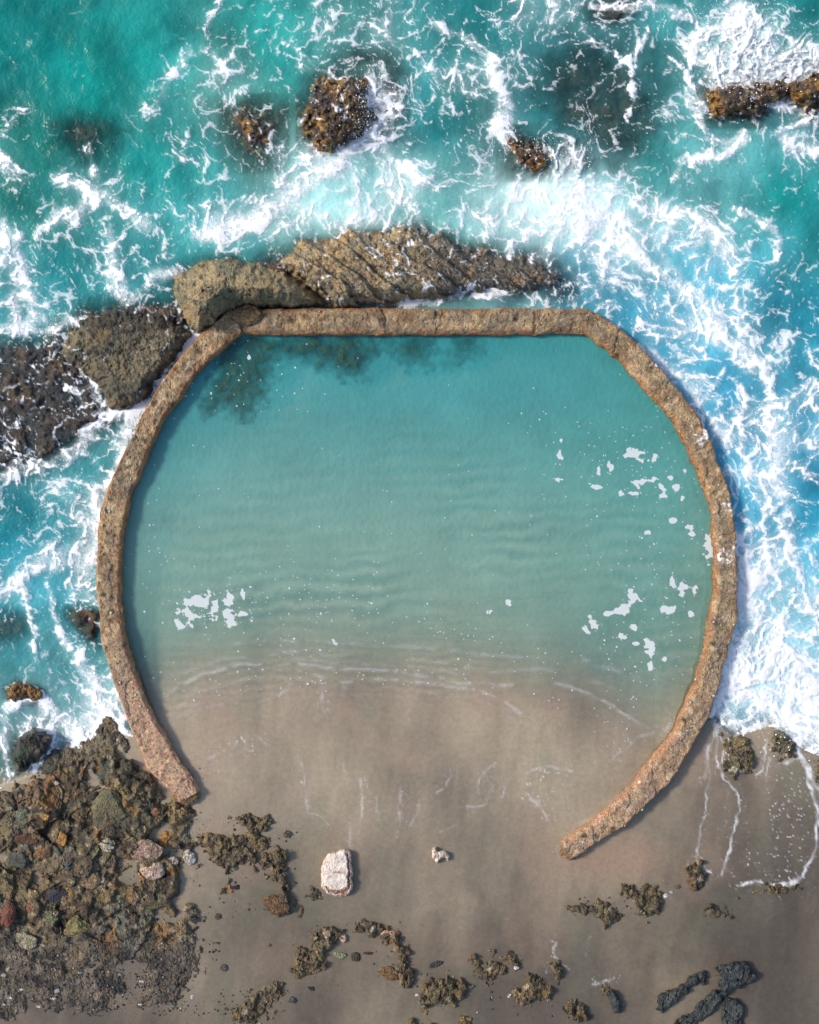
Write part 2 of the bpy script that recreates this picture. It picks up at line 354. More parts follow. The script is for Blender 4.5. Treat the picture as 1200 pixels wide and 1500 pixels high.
def foam_material():
    m, nt, N, out = nodes('sea_foam')
    geo = N('ShaderNodeNewGeometry').outputs['Position']
    n = N('ShaderNodeTexNoise', {'Vector': geo, 'Scale': 30.0, 'Detail': 4.0, 'Roughness': .65})
    n2 = N('ShaderNodeTexNoise', {'Vector': geo, 'Scale': 7.0, 'Detail': 4.0, 'Roughness': .6})
    ad = N('ShaderNodeMath', {0: n.outputs[0], 1: n2.outputs[0]}, operation='ADD')
    b = N('ShaderNodeBump', {'Height': ad.outputs[0], 'Strength': .3, 'Distance': .05})
    p = N('ShaderNodeBsdfPrincipled', {'Base Color': (.89, .90, .90, 1), 'Roughness': .7, 'Specular IOR Level': .3, 'Normal': b.outputs[0]})
    nt.links.new(p.outputs[0], out.inputs[0]); return m
M_FOAM = foam_material()
def flake_material():
    m, nt, N, out = nodes('thin_foam')
    geo = N('ShaderNodeNewGeometry').outputs['Position']; fa = N('ShaderNodeAttribute', attribute_name='foam').outputs['Fac']
    n = N('ShaderNodeTexNoise', {'Vector': geo, 'Scale': 34.0, 'Detail': 4.0, 'Roughness': .65})
    a = N('ShaderNodeMath', {0: fa, 1: n.outputs[0]}, operation='ADD')
    k = N('ShaderNodeMapRange', {'Value': a.outputs[0], 'From Min': .62, 'From Max': 1.12, 'To Min': 0.0, 'To Max': .66})
    d = N('ShaderNodeBsdfDiffuse', {'Color': (.86, .89, .89, 1)}); t = N('ShaderNodeBsdfTransparent')
    x = N('ShaderNodeMixShader', {0: k.outputs[0], 1: t.outputs[0], 2: d.outputs[0]}); nt.links.new(x.outputs[0], out.inputs[0]); return m
M_FLAKE = flake_material()
def sand_material():
    m, nt, N, out = nodes('wet_sand')
    geo = N('ShaderNodeNewGeometry').outputs['Position']
    A = lambda a: N('ShaderNodeAttribute', attribute_name=a)
    foam, tint, wet = A('foam').outputs['Fac'], A('tint').outputs['Color'], A('wet').outputs['Fac']
    gr = N('ShaderNodeTexNoise', {'Vector': geo, 'Scale': 75.0, 'Detail': 3.0, 'Roughness': .7})
    g2 = N('ShaderNodeTexNoise', {'Vector': geo, 'Scale': 9.0, 'Detail': 6.0, 'Roughness': .62})
    a1 = N('ShaderNodeMapRange', {'Value': gr.outputs[0], 'From Min': .3, 'From Max': .7, 'To Min': .74, 'To Max': 1.26})
    a2 = N('ShaderNodeMapRange', {'Value': g2.outputs[0], 'From Min': .3, 'From Max': .7, 'To Min': .88, 'To Max': 1.12})
    mu = N('ShaderNodeMath', {0: a1.outputs[0], 1: a2.outputs[0]}, operation='MULTIPLY')
    sc = N('ShaderNodeVectorMath', {0: tint}, operation='SCALE'); nt.links.new(mu.outputs[0], sc.inputs['Scale'])
    ad = N('ShaderNodeMath', {0: gr.outputs[0], 1: g2.outputs[0]}, operation='ADD')
    b = N('ShaderNodeBump', {'Height': ad.outputs[0], 'Strength': .16, 'Distance': .03})
    ro = N('ShaderNodeMapRange', {'Value': wet, 'To Min': .75, 'To Max': .38})
    p = N('ShaderNodeBsdfPrincipled', {'Base Color': sc.outputs[0], 'Roughness': ro.outputs[0], 'Specular IOR Level': .4, 'Normal': b.outputs[0]})
    fo = N('ShaderNodeBsdfDiffuse', {'Color': (.86, .87, .88, 1)})
    fn = N('ShaderNodeMapRange', {'Value': gr.outputs[0], 'From Min': .3, 'From Max': .7, 'To Min': .45, 'To Max': 1.35})
    fm = N('ShaderNodeMath', {0: foam, 1: fn.outputs[0]}, operation='MULTIPLY', use_clamp=True)
    ms = N('ShaderNodeMixShader', {0: fm.outputs[0], 1: p.outputs[0], 2: fo.outputs[0]})
    nt.links.new(ms.outputs[0], out.inputs[0]); return m
M_SAND = sand_material()
# ---------------------------------------------------------------- the lie of the land
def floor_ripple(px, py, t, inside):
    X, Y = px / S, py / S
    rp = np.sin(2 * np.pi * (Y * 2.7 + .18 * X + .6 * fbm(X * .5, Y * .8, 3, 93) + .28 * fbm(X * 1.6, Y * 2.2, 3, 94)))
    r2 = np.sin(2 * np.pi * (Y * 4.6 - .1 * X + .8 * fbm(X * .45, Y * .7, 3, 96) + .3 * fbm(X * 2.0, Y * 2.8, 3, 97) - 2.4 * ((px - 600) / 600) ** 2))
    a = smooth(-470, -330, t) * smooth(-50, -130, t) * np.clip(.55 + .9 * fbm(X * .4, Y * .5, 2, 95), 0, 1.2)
    c = smooth(-140, -90, t) * smooth(20, -15, t) * np.clip(.6 + .9 * fbm(X * .5 + 7, Y * .5, 2, 98), 0, 1.2)  # near-shore set stands in for wavelets reflecting the sky
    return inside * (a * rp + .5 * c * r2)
def shore_t(px, py):
    return py - np.interp(px, SHX, SHY)
SHX = [-900, 0, 150, 220, 300, 400, 600, 750, 830, 900, 960, 1043, 1075, 1130, 1160, 1200, 1500]
SHY = [1140, 1150, 1100, 1058, 1030, 1016, 1018, 1030, 1046, 1070, 1095, 1052, 1080, 1062, 1090, 1108, 1130]
def ground_z(px, py):
    px = np.asarray(px, float); py = np.asarray(py, float)
    t = shore_t(px, py)
    inside = in_poly(px, py, RING)
    up = np.where(t > 0, .34 * (1 - np.exp(-np.clip(t, 0, None) / 420)) + np.clip(t - 500, 0, None) * .0006, 0)
    tn = np.clip(-t, 0, None)
    zi = -.0007 * tn - .62 * (1 - np.exp(-tn / 260)) ** 1.08
    zo = -2.3 * (1 - np.exp(-tn / 130)) - .0004 * np.clip(tn - 500, 0, 4000)
    z = np.where(t > 0, up, np.where(inside, zi, zo))
    X, Y = px / S, py / S
    fade = smooth(2500, 900, np.abs(px - 600)) * smooth(2500, 900, np.abs(py - 750))
    z = z + fade * .028 * fbm(X * .45, Y * .35, 3, 91) * smooth(-80, 60, t)
    # rills left by the backwash, running down the beach
    z = z + fade * .005 * fbm(X * 1.6 + .25 * Y, Y * .16, 3, 92) * smooth(20, 160, t)
    # ripples on the pool floor
    z = z + fade * .012 * floor_ripple(px, py, t, inside)
    return z
RELIEFS = []
def top_z(px, py):
    z = float(ground_z(np.array([px]), np.array([py]))[0])
    for x0, y0, st, Z in RELIEFS:
        j = int(round((px - x0) / st)); i = int(round((py - y0) / st))
        if 0 <= i < Z.shape[0] and 0 <= j < Z.shape[1]: z = max(z, Z[i, j])
    return z
def bed_z(PX, PY):
    z = ground_z(PX, PY)
    for x0, y0, st, Z in RELIEFS:
        m = (PX >= x0) & (PX < x0 + st * (Z.shape[1] - 1)) & (PY >= y0) & (PY < y0 + st * (Z.shape[0] - 1))
        if m.any():
            j = ((PX[m] - x0) / st); i = ((PY[m] - y0) / st)
            z[m] = np.maximum(z[m], Z[np.round(i).astype(int), np.round(j).astype(int)])
    return z
# ---------------------------------------------------------------- rock surfaces: detail height (m) and colour
PAL = [lin(*c) for c in ((96,84,62),(78,70,56),(122,104,74),(66,64,56),(140,120,88),(104,76,54),(86,92,80),(60,52,46),(112,100,84),(150,118,72))]
PALN = np.array(PAL)
def cells(X, Y, sc, seed, flat=1.55):
    f1, f2, i = worley(X * sc + .35 * fbm(X * sc * .8, Y * sc * .8, 2, seed + 3), Y * sc + .35 * fbm(X * sc * .8 + 9, Y * sc * .8, 2, seed + 4), seed)
    return np.sqrt(np.clip(1 - (f1 * flat) ** 2, 0, 1)), np.clip((f2 - f1) * 3, 0, 1), i
def st_smooth(X, Y, PX, PY, d):
    a = fbm(X * 1.1, Y * 1.1, 5, 101); b = fbm(X * 7, Y * 7, 4, 102); r = ridged(X * 1.4 + .5 * Y, Y * 2.2 - .9 * X, 4, 103)
    z = .10 * a + .035 * b - .10 * smooth(.82, .97, r)
    c = mixc(lin(164,144,108), lin(128,120,94), smooth(-.3, .4, fbm(X * 1.7, Y * 1.7, 4, 104)))
    c = mixc(c, lin(152,126,90), smooth(.1, .5, fbm(X * 1.2 + 7, Y * 1.2, 4, 105)) * .7)
    c = mixc(c, lin(52,48,40), smooth(.18, .5, b) * .75)
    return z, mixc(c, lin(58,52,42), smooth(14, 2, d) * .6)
def st_strata(X, Y, PX, PY, d):
    w = fbm(X * .7, Y * .7, 4, 111)
    s = (.56 * X + .83 * -(-Y) * 1.0) * 0 + (-.62 * X + .80 * Y) * 2.3 + .55 * w + .10 * fbm(X * 5, Y * 5, 3, 112)
    saw = s - np.floor(s); k = np.floor(s).astype(int)
    s2 = s * 3.1 + .6 * fbm(X * 2.5, Y * 2.5, 3, 113); saw2 = s2 - np.floor(s2)
    h = .17 * (1 - saw) * smooth(0, .10, saw) + .045 * (1 - saw2) * smooth(0, .2, saw2)
    b = fbm(X * 7, Y * 7, 4, 114)
    z = h + .12 * w + .04 * b
    c = mixc(lin(170,148,112), lin(134,122,102), smooth(-.2, .4, fbm(X * 1.8, Y * 1.8, 4, 115)))
    c = mixc(c, lin(120,114,106), smooth(560, 700, PX) * .85) * (1 - .25 * smooth(560, 720, PX))[..., None]; c = mixc(c, lin(186,152,104), smooth(.1, .5, fbm(X * 1.3 + 5, Y * 1.3, 4, 119)) * .6)
    c = mixc(c, lin(58,52,44), smooth(.15, .5, b) * .7)
    weed = smooth(30, 6, d + 9 * fbm(X * 3, Y * 3, 3, 116)) * smooth(400, 370, PY)
    wc = mixc(lin(150,108,44), lin(58,46,30), smooth(-.2, .3, fbm(X * 9, Y * 9, 3, 117)))
    c = mixc(c, wc, weed * .85); z = z + weed * .06 * fbm(X * 8, Y * 8, 3, 118)
    return z, c
def st_slab(X, Y, PX, PY, d):
    b = fbm(X * 6, Y * 6, 5, 121); a = fbm(X * 1.3, Y * 1.3, 4, 122); cr = ridged(X * 1.3 + .6 * Y, Y * 1.3, 4, 123)
    z = .10 * a + .05 * b - .05 * smooth(.86, .97, cr)
    c = mixc(lin(130,118,92), lin(92,88,73), smooth(-.3, .3, a)); c = mixc(c, lin(134,112,80), smooth(.1, .5, fbm(X * 1.9 + 4, Y * 1.9, 4, 124)) * .8)
    c = mixc(c, lin(46,44,40), smooth(.08, .45, b) * .85); c = mixc(c, lin(44,42,42), smooth(500, 460, PY + 20 * a) * .75)
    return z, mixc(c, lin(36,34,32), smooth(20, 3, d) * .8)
def st_dark(X, Y, PX, PY, d):
    b = fbm(X * 5, Y * 5, 5, 131); a = fbm(X * 1.4, Y * 1.4, 4, 132); h, e, i = cells(X, Y, 1.6, 133)
    z = .10 * a + .07 * b + .10 * h
    c = mixc(lin(54,54,52), lin(92,76,58), smooth(-.2, .5, a)); c = mixc(c, lin(26,26,26), smooth(0, .4, b) * .7)
    c = mixc(c, lin(40,58,34), smooth(.1, .5, fbm(X * 1.1 + 3, Y * 1.1, 3, 134)) * smooth(560, 640, PY) * .8)
    return z, c
def st_weed(X, Y, PX, PY, d):
    h, e, i = cells(X, Y, 4.2, 141); h2, e2, i2 = cells(X, Y, 11, 142); b = fbm(X * 9, Y * 9, 3, 143)
    z = .05 * h + .03 * h2 + .06 * b + .08 * fbm(X * 1.5, Y * 1.5, 3, 144)
    pal = np.array([lin(*c) for c in ((150,106,44),(112,80,44),(70,52,40),(176,134,62),(58,50,52),(92,70,50))])
    c = mixc(pal[i % 6], pal[i2 % 6], .5); c = mixc(c, lin(44,36,32), smooth(.0, .4, b) * .6)
    return z, mixc(c, lin(40,34,34), smooth(.0, .5, fbm(X * 1.3 + 5, Y * 1.3, 3, 145)) * .6)
def st_algae(X, Y, PX, PY, d):
    h, e, i = cells(X, Y, 3.0, 151); b = fbm(X * 4, Y * 4, 4, 152)
    c = mixc(lin(16,46,26), lin(56,84,30), smooth(-.2, .4, b)); c = mixc(c, lin(20,34,28), smooth(0, .4, fbm(X * 9, Y * 9, 3, 153)) * .6)
    return .10 * h + .10 * b, c
def st_sub(X, Y, PX, PY, d):
    h, e, i = cells(X, Y, 1.5, 161); b = fbm(X * 4, Y * 4, 4, 162)
    c = mixc(lin(60,62,52), lin(104,80,50), smooth(-.2, .4, fbm(X * 1.6, Y * 1.6, 4, 163)))
    return .12 * h + .10 * b, mixc(c, lin(30,36,34), smooth(0, .4, b) * .6)
def st_rubble(sc, tone=(1, 1, 1), seed=170, amp=1.0):
    def f(X, Y, PX, PY, d):
        wx, wy = X + .05 * fbm(X * 6, Y * 6, 3, seed + 13), Y + .05 * fbm(X * 6 + 9, Y * 6, 3, seed + 14)
        h, i = shards(wx * sc * .62, wy * sc * .62, seed); h2, i2 = shards(wx * sc * 1.7, wy * sc * 1.7, seed + 5); h3, i3 = shards(X * sc * 5, Y * sc * 5, seed + 7)
        b = fbm(X * 12, Y * 12, 4, seed + 9, .65); r = ridged(wx * 5.5 + 2 * wy, wy * 2.2 - wx * .8, 3, seed + 15)
        z = amp * ((.24 * h + .11 * h2 + .022 * h3) * 3.2 / sc + .02 * b + .06 * (r - .6) + .10 * fbm(X * 2.1, Y * 2.1, 4, seed + 11) - .10)
        c = mixc(PALN[i % 10], PALN[i2 % 10], .5); c = mixc(c, PALN[i3 % 10], .3); c = mixc(c, lin(96, 88, 72), .3); c = mixc(c, lin(214,196,176), (_R2[i2] < .03) * .5)
        c = mixc(c, lin(60,54,48), smooth(.0, .45, fbm(X * 4, Y * 4, 4, seed + 17)) * .6); c = mixc(c, lin(140,128,100), smooth(.15, .5, fbm(X * 6 + 3, Y * 6, 4, seed + 18)) * .6)
        return z, np.clip(c * (.55 + .45 * np.array(tone)) * 1.15, 0, 1)
    return f
def st_outcrop(X, Y, PX, PY, d):
    low = smooth(1350, 1420, PY + 30 * fbm(X, Y, 3, 180))          # shingle below, boulders above
    wx, wy = X + .12 * fbm(X * 1.7, Y * 1.7, 4, 191), Y + .12 * fbm(X * 1.7 + 9, Y * 1.7, 4, 192)
    h, i = shards(wx * .85, wy * .85, 181); h2, i2 = shards(wx * 2.7, wy * 2.7, 182); h3, i3 = shards(wx * 6.5, wy * 6.5, 183); h4, i4 = shards(X * 14, Y * 14, 184)
    b = fbm(X * 11, Y * 11, 4, 185, .65); a = fbm(X * .7, Y * .7, 4, 186); md = fbm(X * 2.6, Y * 2.6, 5, 193, .6)
    s = (-.55 * wx - 1.0 * wy) * 1.5 + .9 * fbm(X * .8, Y * .8, 3, 187); saw = s - np.floor(s); r = ridged(wx * 1.1 + wy * .6, wy * 2.0 - wx * .8, 5, 194)
    z = (1 - low) * (.30 * h + .12 * h2 + .08 * (1 - saw) * smooth(0, .2, saw) + .10 * (r - .55) + .05 * md - .14) + (.7 + .2 * low) * (.040 * h3 + .016 * h4 * (.3 + low)) + .022 * b + .10 * a
    pocket = smooth(.10, .44, fbm(X * .75 + 31, Y * .75 + 3, 4, 195) + .5 * np.exp(-((PX - 185) / 26) ** 2 - ((PY - 1290) / 30) ** 2) + .5 * np.exp(-((PX - 32) / 22) ** 2 - ((PY - 1345) / 34) ** 2) + .28 * smooth(230, 320, PX) * smooth(1240, 1290, PY))
    z = z + .03 * low - (.20 - .13 * low) * pocket
    c = mixc(PALN[i % 10], PALN[i2 % 10], .45); c = mixc(c, PALN[i3 % 10], .15)
    c = mixc(c, lin(100,90,72), .30); c = mixc(c, lin(122,108,74), smooth(-.1, .5, fbm(X * .9 + 3, Y * .9, 4, 188)) * .5)
    c = mixc(c, lin(86,92,84), smooth(.05, .5, fbm(X * 1.1 + 13, Y * 1.1, 4, 189)) * .6); c = mixc(c, lin(56,49,42), smooth(.0, .45, fbm(X * 2.6 + 5, Y * 2.6, 5, 196)) * .8); c = mixc(c, lin(160,142,112), smooth(.2, .5, fbm(X * 5 + 5, Y * 5, 4, 197)) * .65)
    c = mixc(c, lin(150,104,58), smooth(.28, .5, fbm(X * 1.3 + 55, Y * 1.3, 4, 199)) * .6)
    dk = mixc(lin(82,75,67), PALN[i3 % 10], .3); dk = mixc(dk, lin(112,102,90), (_R2[i4] < .3) * .6); dk = mixc(dk, lin(215,210,200), (_R3[i4] < .016) * .9)
    dk = mixc(dk, lin(48,46,45), smooth(0, .4, fbm(X * 1.2 + 31, Y * 1.9, 5, 190)) * .85); dk = mixc(dk, lin(134,120,103), smooth(.1, .4, fbm(X * 1.6 + 3, Y * 2.2, 4, 198)) * .7)
    return z, mixc(c * 1.22, dk * 1.1, low)
def st_block(X, Y, PX, PY, d):
    b = fbm(X * 8, Y * 8, 4, 201); g = fbm(X * 22, Y * 22, 3, 202)
    rim = smooth(7.5, 5.5, d + 2 * b) * (smooth(505, 510, PX) + smooth(1300, 1303, PY) + smooth(482, 478, PX) * .7).clip(0, 1)
    lip = smooth(2.6, 1.6, np.abs(d - 6.5 - 1.5 * b)) * np.clip(smooth(503, 509, PX) + smooth(1297, 1300, PY), 0, 1)
    seam = smooth(2.2, .8, np.abs(PY - 1278 - 2.5 * b)) * smooth(-.15, .3, fbm(X * 7 + 3, Y * 5, 2, 203))
    z = .012 * b - .05 * rim - .03 * lip - .018 * seam + .008 * g
    c = mixc(lin(226,211,197), lin(206,186,168), smooth(0, .5, b)); c = mixc(c, lin(150,106,72), np.clip(lip * .85 + seam * .6, 0, 1))
    c = mixc(c, lin(196,140,112), rim * smooth(-.1, .3, g) * .7); c = mixc(c, lin(120,92,70), smooth(.25, .5, g) * .5 * rim)
    return z, c
def st_pale(X, Y, PX, PY, d):
    b = fbm(X * 9, Y * 9, 4, 211)
    c = mixc(lin(224,206,190), lin(190,160,138), smooth(0, .5, b)); c = mixc(c, lin(110,84,66), smooth(.32, .5, fbm(X * 14, Y * 14, 3, 212)) * .7)
    return .05 * b, c
def relief(name, poly, top, style, label, cat='rock', group=None, mat=None, edge=22, rough_edge=1.0, bury=.14, absolute=False, step=1.5, slope=None, pow_=.6, grow=None, wash=0, micro=.03):
    """a rock standing in the ground: height field over an outline, sides going down below the ground. TOP metres above ground (or above the sea if ABSOLUTE)"""
    p = np.array(poly, float); x0, y0 = p.min(0) - 14; x1, y1 = p.max(0) + 14
    PX, PY = np.meshgrid(np.arange(x0, x1, step), np.arange(y0, y1, step)); X, Y = PX / S, PY / S
    d0, _ = line_dist(PX, PY, poly, True); d0 = np.where(in_poly(PX, PY, poly), d0, -d0)
    d = d0 + rough_edge * (7 * fbm(X * 1.7, Y * 1.7, 3, 221) + 4 * fbm(X * 6, Y * 6, 3, 222))
    d = d + ((5 if absolute else 0) if grow is None else grow)
    det, c = style(X, Y, PX, PY, d)
    if rough_edge >= .6: det = det + micro * (.3 - np.abs(fbm(X * 8 + 3, Y * 8, 3, 251))) + micro * .6 * (.3 - np.abs(fbm(X * 16, Y * 16, 2, 252)))
    g = ground_z(PX, PY); base = np.minimum(g, 0) if absolute else g
    prof = np.clip(d / edge, 0, 1); prof = (1 - (1 - prof) ** 2) ** pow_
    t = top if slope is None else top + slope(PX, PY)
    peak = t if absolute else g + t
    foot = g - bury
    z = foot + (peak - foot) * prof + det * (.15 + .85 * prof) * np.where(d > 0, 1, 0)
    z = np.where(d < 0, foot + np.clip(d, -9, 0) * .02, z)
    keep = d > -5 - step
    Z = np.where(keep, z, -99.0); RELIEFS.append((x0, y0, step, Z))
    ox, oy = to_m(p[:, 0].mean(), p[:, 1].mean()); oz = float(np.median(foot))
    at = {}
    if wash:       # foam left in threads on rock the swell runs over
        qx, qy = X + .25 * fbm(X * 1.3, Y * 1.3, 3, 241) + .06 * fbm(X * 5, Y * 5, 2, 242), Y + .25 * fbm(X * 1.3 + 9, Y * 1.3, 3, 243) + .06 * fbm(X * 5 + 4, Y * 5, 2, 244)
        rg = np.maximum(ridged(qx * 1.5, qy * 1.5, 3, 245), ridged(qx * 3.2 + 5, qy * 3.2, 3, 246) - .03)
        gate = smooth(-.15, .3, fbm(X * .9 + 3, Y * .9, 3, 247) + wash * .5 - .25 + .5 * smooth(.25, -.1, z))
        at['foam'] = smooth(.97 - .16 * wash, 1.03 - .10 * wash, rg) * gate
    me = grid_mesh(name, PX, PY, z, keep, at, cols={'tint': c}, origin=(ox, oy, oz), flat=(top > 0))
    return put(name, me, mat or M_ROCK, None, label, cat, group, loc=(ox, oy, oz))
_ico = {}
def ico(sub):
    if sub not in _ico:
        bm = bmesh.new(); bmesh.ops.create_icosphere(bm, subdivisions=sub, radius=1)
        v = np.array([x.co[:] for x in bm.verts]); f = np.array([[x.index for x in q.verts] for q in bm.faces]); bm.free(); _ico[sub] = (v, f)
    return _ico[sub]
def stone(name, px, py, w, h, rot, hm, colour, label, seed, cat='stone', group=None, mat=None, facets=9, sub=5, second=None, sink=.35, stripes=None):
    """one loose stone: a ball cut by random planes, weathered; W, H its size in photo pixels, HM its height in metres"""
    v, f = ico(sub); rs = np.random.RandomState(seed)
    n = rs.randn(facets, 3); n /= np.linalg.norm(n, axis=1)[:, None]; o = rs.uniform(.5, .95, facets)
    dots = v @ n.T; r = np.min(np.where(dots > .05, o / np.maximum(dots, .05), 9), axis=1); r = np.minimum(r, 1.05)
    p = v * r[:, None]; p = p / np.abs(p).max(0)
    p = p * (1 + .20 * fbm3(v * 1.6 + seed, 4, 3)[:, None]) + v * (.09 * fbm3(v * 5 + seed, 4, 5, .6))[:, None]
    tone = fbm3(v * 2.3 + seed * 3, 4, 7)
    c = mixc(np.array(colour), np.array(second if second is not None else np.array(colour) * .55), smooth(-.15, .45, tone))
    if stripes is not None:
        sx = np.sin(p[:, 1] * 8 + 2.2 * fbm3(v * 1.5, 2, 8)); c = mixc(c, stripes, smooth(.45, .8, sx)); p = p - v * (.04 * smooth(.45, .8, sx))[:, None]
    zb = top_z(px, py); a = math.radians(rot)
    sx_, sy_ = w / S / 2, h / S / 2
    x, y, z = p[:, 0] * sx_, p[:, 1] * sy_, p[:, 2] * hm / 2
    q = np.c_[x * math.cos(a) - y * math.sin(a), x * math.sin(a) + y * math.cos(a), z]
    X, Y = to_m(px, py, zb + hm * .3)
    me = mesh_np(name, q, f, cols={'tint': c})
    return put(name, me, mat or M_STONE, None, label, cat, group, loc=(float(X), float(Y), zb + hm * (.5 - sink)))
# ================================================================ ROCKS IN THE SEA
HEAD = 'boulders along the seaward side of the pool'
relief('boulder', [(252,425),(258,405),(280,390),(310,378),(345,380),(385,388),(415,395),(450,415),(470,435),(478,449),(400,452),(345,455),(315,475),(290,490),(268,472),(257,447)], 1.15, st_smooth,
       'smooth rounded tan boulder at the corner where the left arc meets the straight pool wall', 'boulder', HEAD, edge=56, absolute=True, bury=.1, rough_edge=.7, grow=16)
relief('ribbed_rock', [(398,388),(440,354),(500,343),(560,336),(600,332),(640,342),(690,352),(735,362),(790,372),(830,395),(825,425),(780,438),(700,441),(640,443),(560,449),(490,451),(465,432),(435,408)], .62, st_strata,
       'long brown rock with diagonal ribs behind the straight pool wall', 'rock', HEAD, edge=50, absolute=True, bury=.1, grow=18, wash=1.0,
       slope=lambda x, y: -.48 * smooth(560, 740, x) + .10 * smooth(540, 430, x) - .25 * smooth(415, 450, y) * smooth(500, 640, x))
relief('rock_slab', [(82,515),(105,480),(140,455),(190,453),(240,458),(272,475),(288,490),(262,524),(235,560),(208,594),(185,608),(160,598),(145,572),(122,548),(98,537)], .42, st_slab,
       'broad flat grey brown rock slab beside the upper left arc of the pool wall', 'rock', HEAD, edge=44, absolute=True, bury=.1, grow=18, wash=.5)
relief('wave_washed_rock', [(-60,500),(0,496),(40,492),(90,470),(120,500),(140,545),(165,590),(200,610),(180,622),(140,640),(100,660),(60,690),(20,700),(-60,700)], -.04, st_dark,
       'dark wet low rock awash with foam threads at the left edge', 'rock', HEAD, M_WET, edge=50, absolute=True, bury=.1, grow=20, wash=1.0)
relief('wave_washed_rock', [(70,500),(110,450),(190,432),(245,428),(258,392),(310,362),(370,372),(430,352),(500,330),(560,326),(560,350),(470,380),(440,420),(300,470),(280,505),(230,560),(150,560)], .03, st_dark,
       'dark weedy ledge awash along the seaward foot of the rounded boulder and the flat slab', 'rock', HEAD, M_WET, edge=50, absolute=True, bury=.1, grow=16, wash=1.0)
SEA = 'rocks standing out in the surf'
relief('sea_rock', [(450,155),(465,125),(500,110),(530,116),(547,140),(547,172),(530,198),(505,217),(475,220),(450,207),(446,180)], .48, st_weed,
       'golden brown weed covered rock with a wave bursting on its right side', 'rock', SEA, M_WET, edge=80, absolute=True, grow=41, pow_=.8, wash=.95, rough_edge=1.8, bury=.02)
relief('sea_rock', [(548,112),(575,104),(592,130),(588,170),(570,198),(548,200)], -.02, st_weed, 'brown rock hidden in spray just right of the golden weed covered rock', 'rock', SEA, M_WET, edge=80, absolute=True, grow=41, pow_=.8, wash=.95, rough_edge=1.8, bury=.02)
relief('sea_rock', [(332,168),(352,150),(385,148),(412,170),(415,215),(385,242),(350,230),(333,198)], .0, st_weed, 'low brown rock awash, left of the golden weed covered rock', 'rock', SEA, M_WET, edge=80, absolute=True, grow=41, pow_=.8, wash=.95, rough_edge=1.8, bury=.02)
relief('sea_rock', [(738,205),(760,194),(785,208),(808,226),(803,246),(780,257),(755,247),(741,227)], .26, st_weed, 'small orange brown rock in thick foam above the right half of the straight wall', 'rock', SEA, M_WET, edge=80, absolute=True, grow=41, pow_=.8, wash=.95, rough_edge=1.8, bury=.02)
relief('sea_rock', [(815,222),(835,208),(860,220),(868,245),(845,258),(820,250)], .04, st_weed, 'foam smothered rock right of the small orange brown one', 'rock', SEA, M_WET, edge=80, absolute=True, grow=41, pow_=.8, wash=.95, rough_edge=1.8, bury=.02)
relief('sea_rock', [(1028,135),(1050,118),(1090,122),(1130,116),(1170,112),(1200,98),(1245,90),(1245,170),(1190,162),(1150,152),(1120,168),(1085,178),(1050,168),(1030,152)], .42, st_weed,
       'long orange and dark brown rock under a bursting wave at the upper right edge', 'rock', SEA, M_WET, edge=80, absolute=True, grow=41, pow_=.8, wash=.95, rough_edge=1.8, bury=.02)
SUB = 'rocks seen through the water'
relief('sunken_rock', [(65,175),(105,150),(160,148),(195,180),(188,222),(130,248),(70,232)], -.28, st_sub, 'dark round rock under clear teal water near the upper left corner', 'rock', SUB, M_WET, edge=60, absolute=True, step=2, rough_edge=3)
relief('sunken_rock', [(745,150),(770,80),(830,45),(890,40),(945,80),(985,120),(1000,180),(980,235),(900,262),(850,240),(800,190)], -.38, st_sub, 'large dark reef under water between the two orange brown rocks at the upper right', 'rock', SUB, M_WET, edge=70, absolute=True, step=2, rough_edge=4)
relief('sunken_rock', [(845,5),(900,-20),(940,-10),(945,30),(900,45),(860,35)], -.15, st_sub, 'brown rock under foam at the top edge of the large dark reef', 'rock', SUB, M_WET, edge=26, absolute=True, step=2)
relief('sunken_rock', [(480,85),(520,65),(580,70),(610,110),(600,135),(545,105),(490,115)], -.30, st_sub, 'dim grey rock under water just above the golden weed covered rock', 'rock', SUB, M_WET, edge=30, absolute=True, step=2)
relief('sunken_rock', [(765,385),(810,370),(850,395),(852,435),(820,450),(775,445)], -.25, st_sub, 'grey rock under thin water at the right end of the long ribbed rock', 'rock', SUB, M_WET, edge=24, absolute=True, step=2)
relief('sunken_rock', [(92,890),(120,880),(148,895),(152,950),(125,948),(100,920)], -.05, st_sub, 'brown rock under water tight against the left arc of the pool wall', 'rock', SUB, M_WET, edge=20, absolute=True, step=2)
relief('sunken_rock', [(-40,905),(10,885),(50,900),(45,930),(0,945),(-40,940)], -.35, st_sub, 'greenish rock under water at the left edge level with the lower pool', 'rock', SUB, M_WET, edge=24, absolute=True, step=2)
relief('sunken_rock', [(2,1012),(20,996),(48,998),(75,1010),(60,1030),(15,1032)], .02, st_weed, 'olive weedy rock breaking the water above the white foam at lower left', 'rock', SUB, M_WET, edge=16, absolute=True)
relief('shore_rock', [(15,1108),(22,1082),(48,1068),(72,1080),(68,1100),(48,1115),(28,1128)], .30, st_dark, 'dark purple grey rock standing in foam above the big outcrop', 'rock', None, M_WET, edge=14, absolute=True)
relief('shore_rock', [(52,1142),(75,1092),(112,1085),(140,1062),(158,1046),(172,1052),(188,1085),(196,1108),(150,1112),(95,1128)], .06, st_slab, 'flat green grey ledge awash between the outcrop and the left pool wall', 'rock', None, M_WET, edge=16, absolute=True)
ALG = 'algae covered rocks on the pool floor'
relief('algae_rock', [(298,560),(318,520),(350,492),(392,488),(412,510),(400,540),(388,575),(372,606),(335,610),(305,600)], -.20, st_algae, 'dark green algae patch in the upper left corner of the pool', 'rock', ALG, M_WET, edge=46, absolute=True, step=2, rough_edge=3, grow=14)
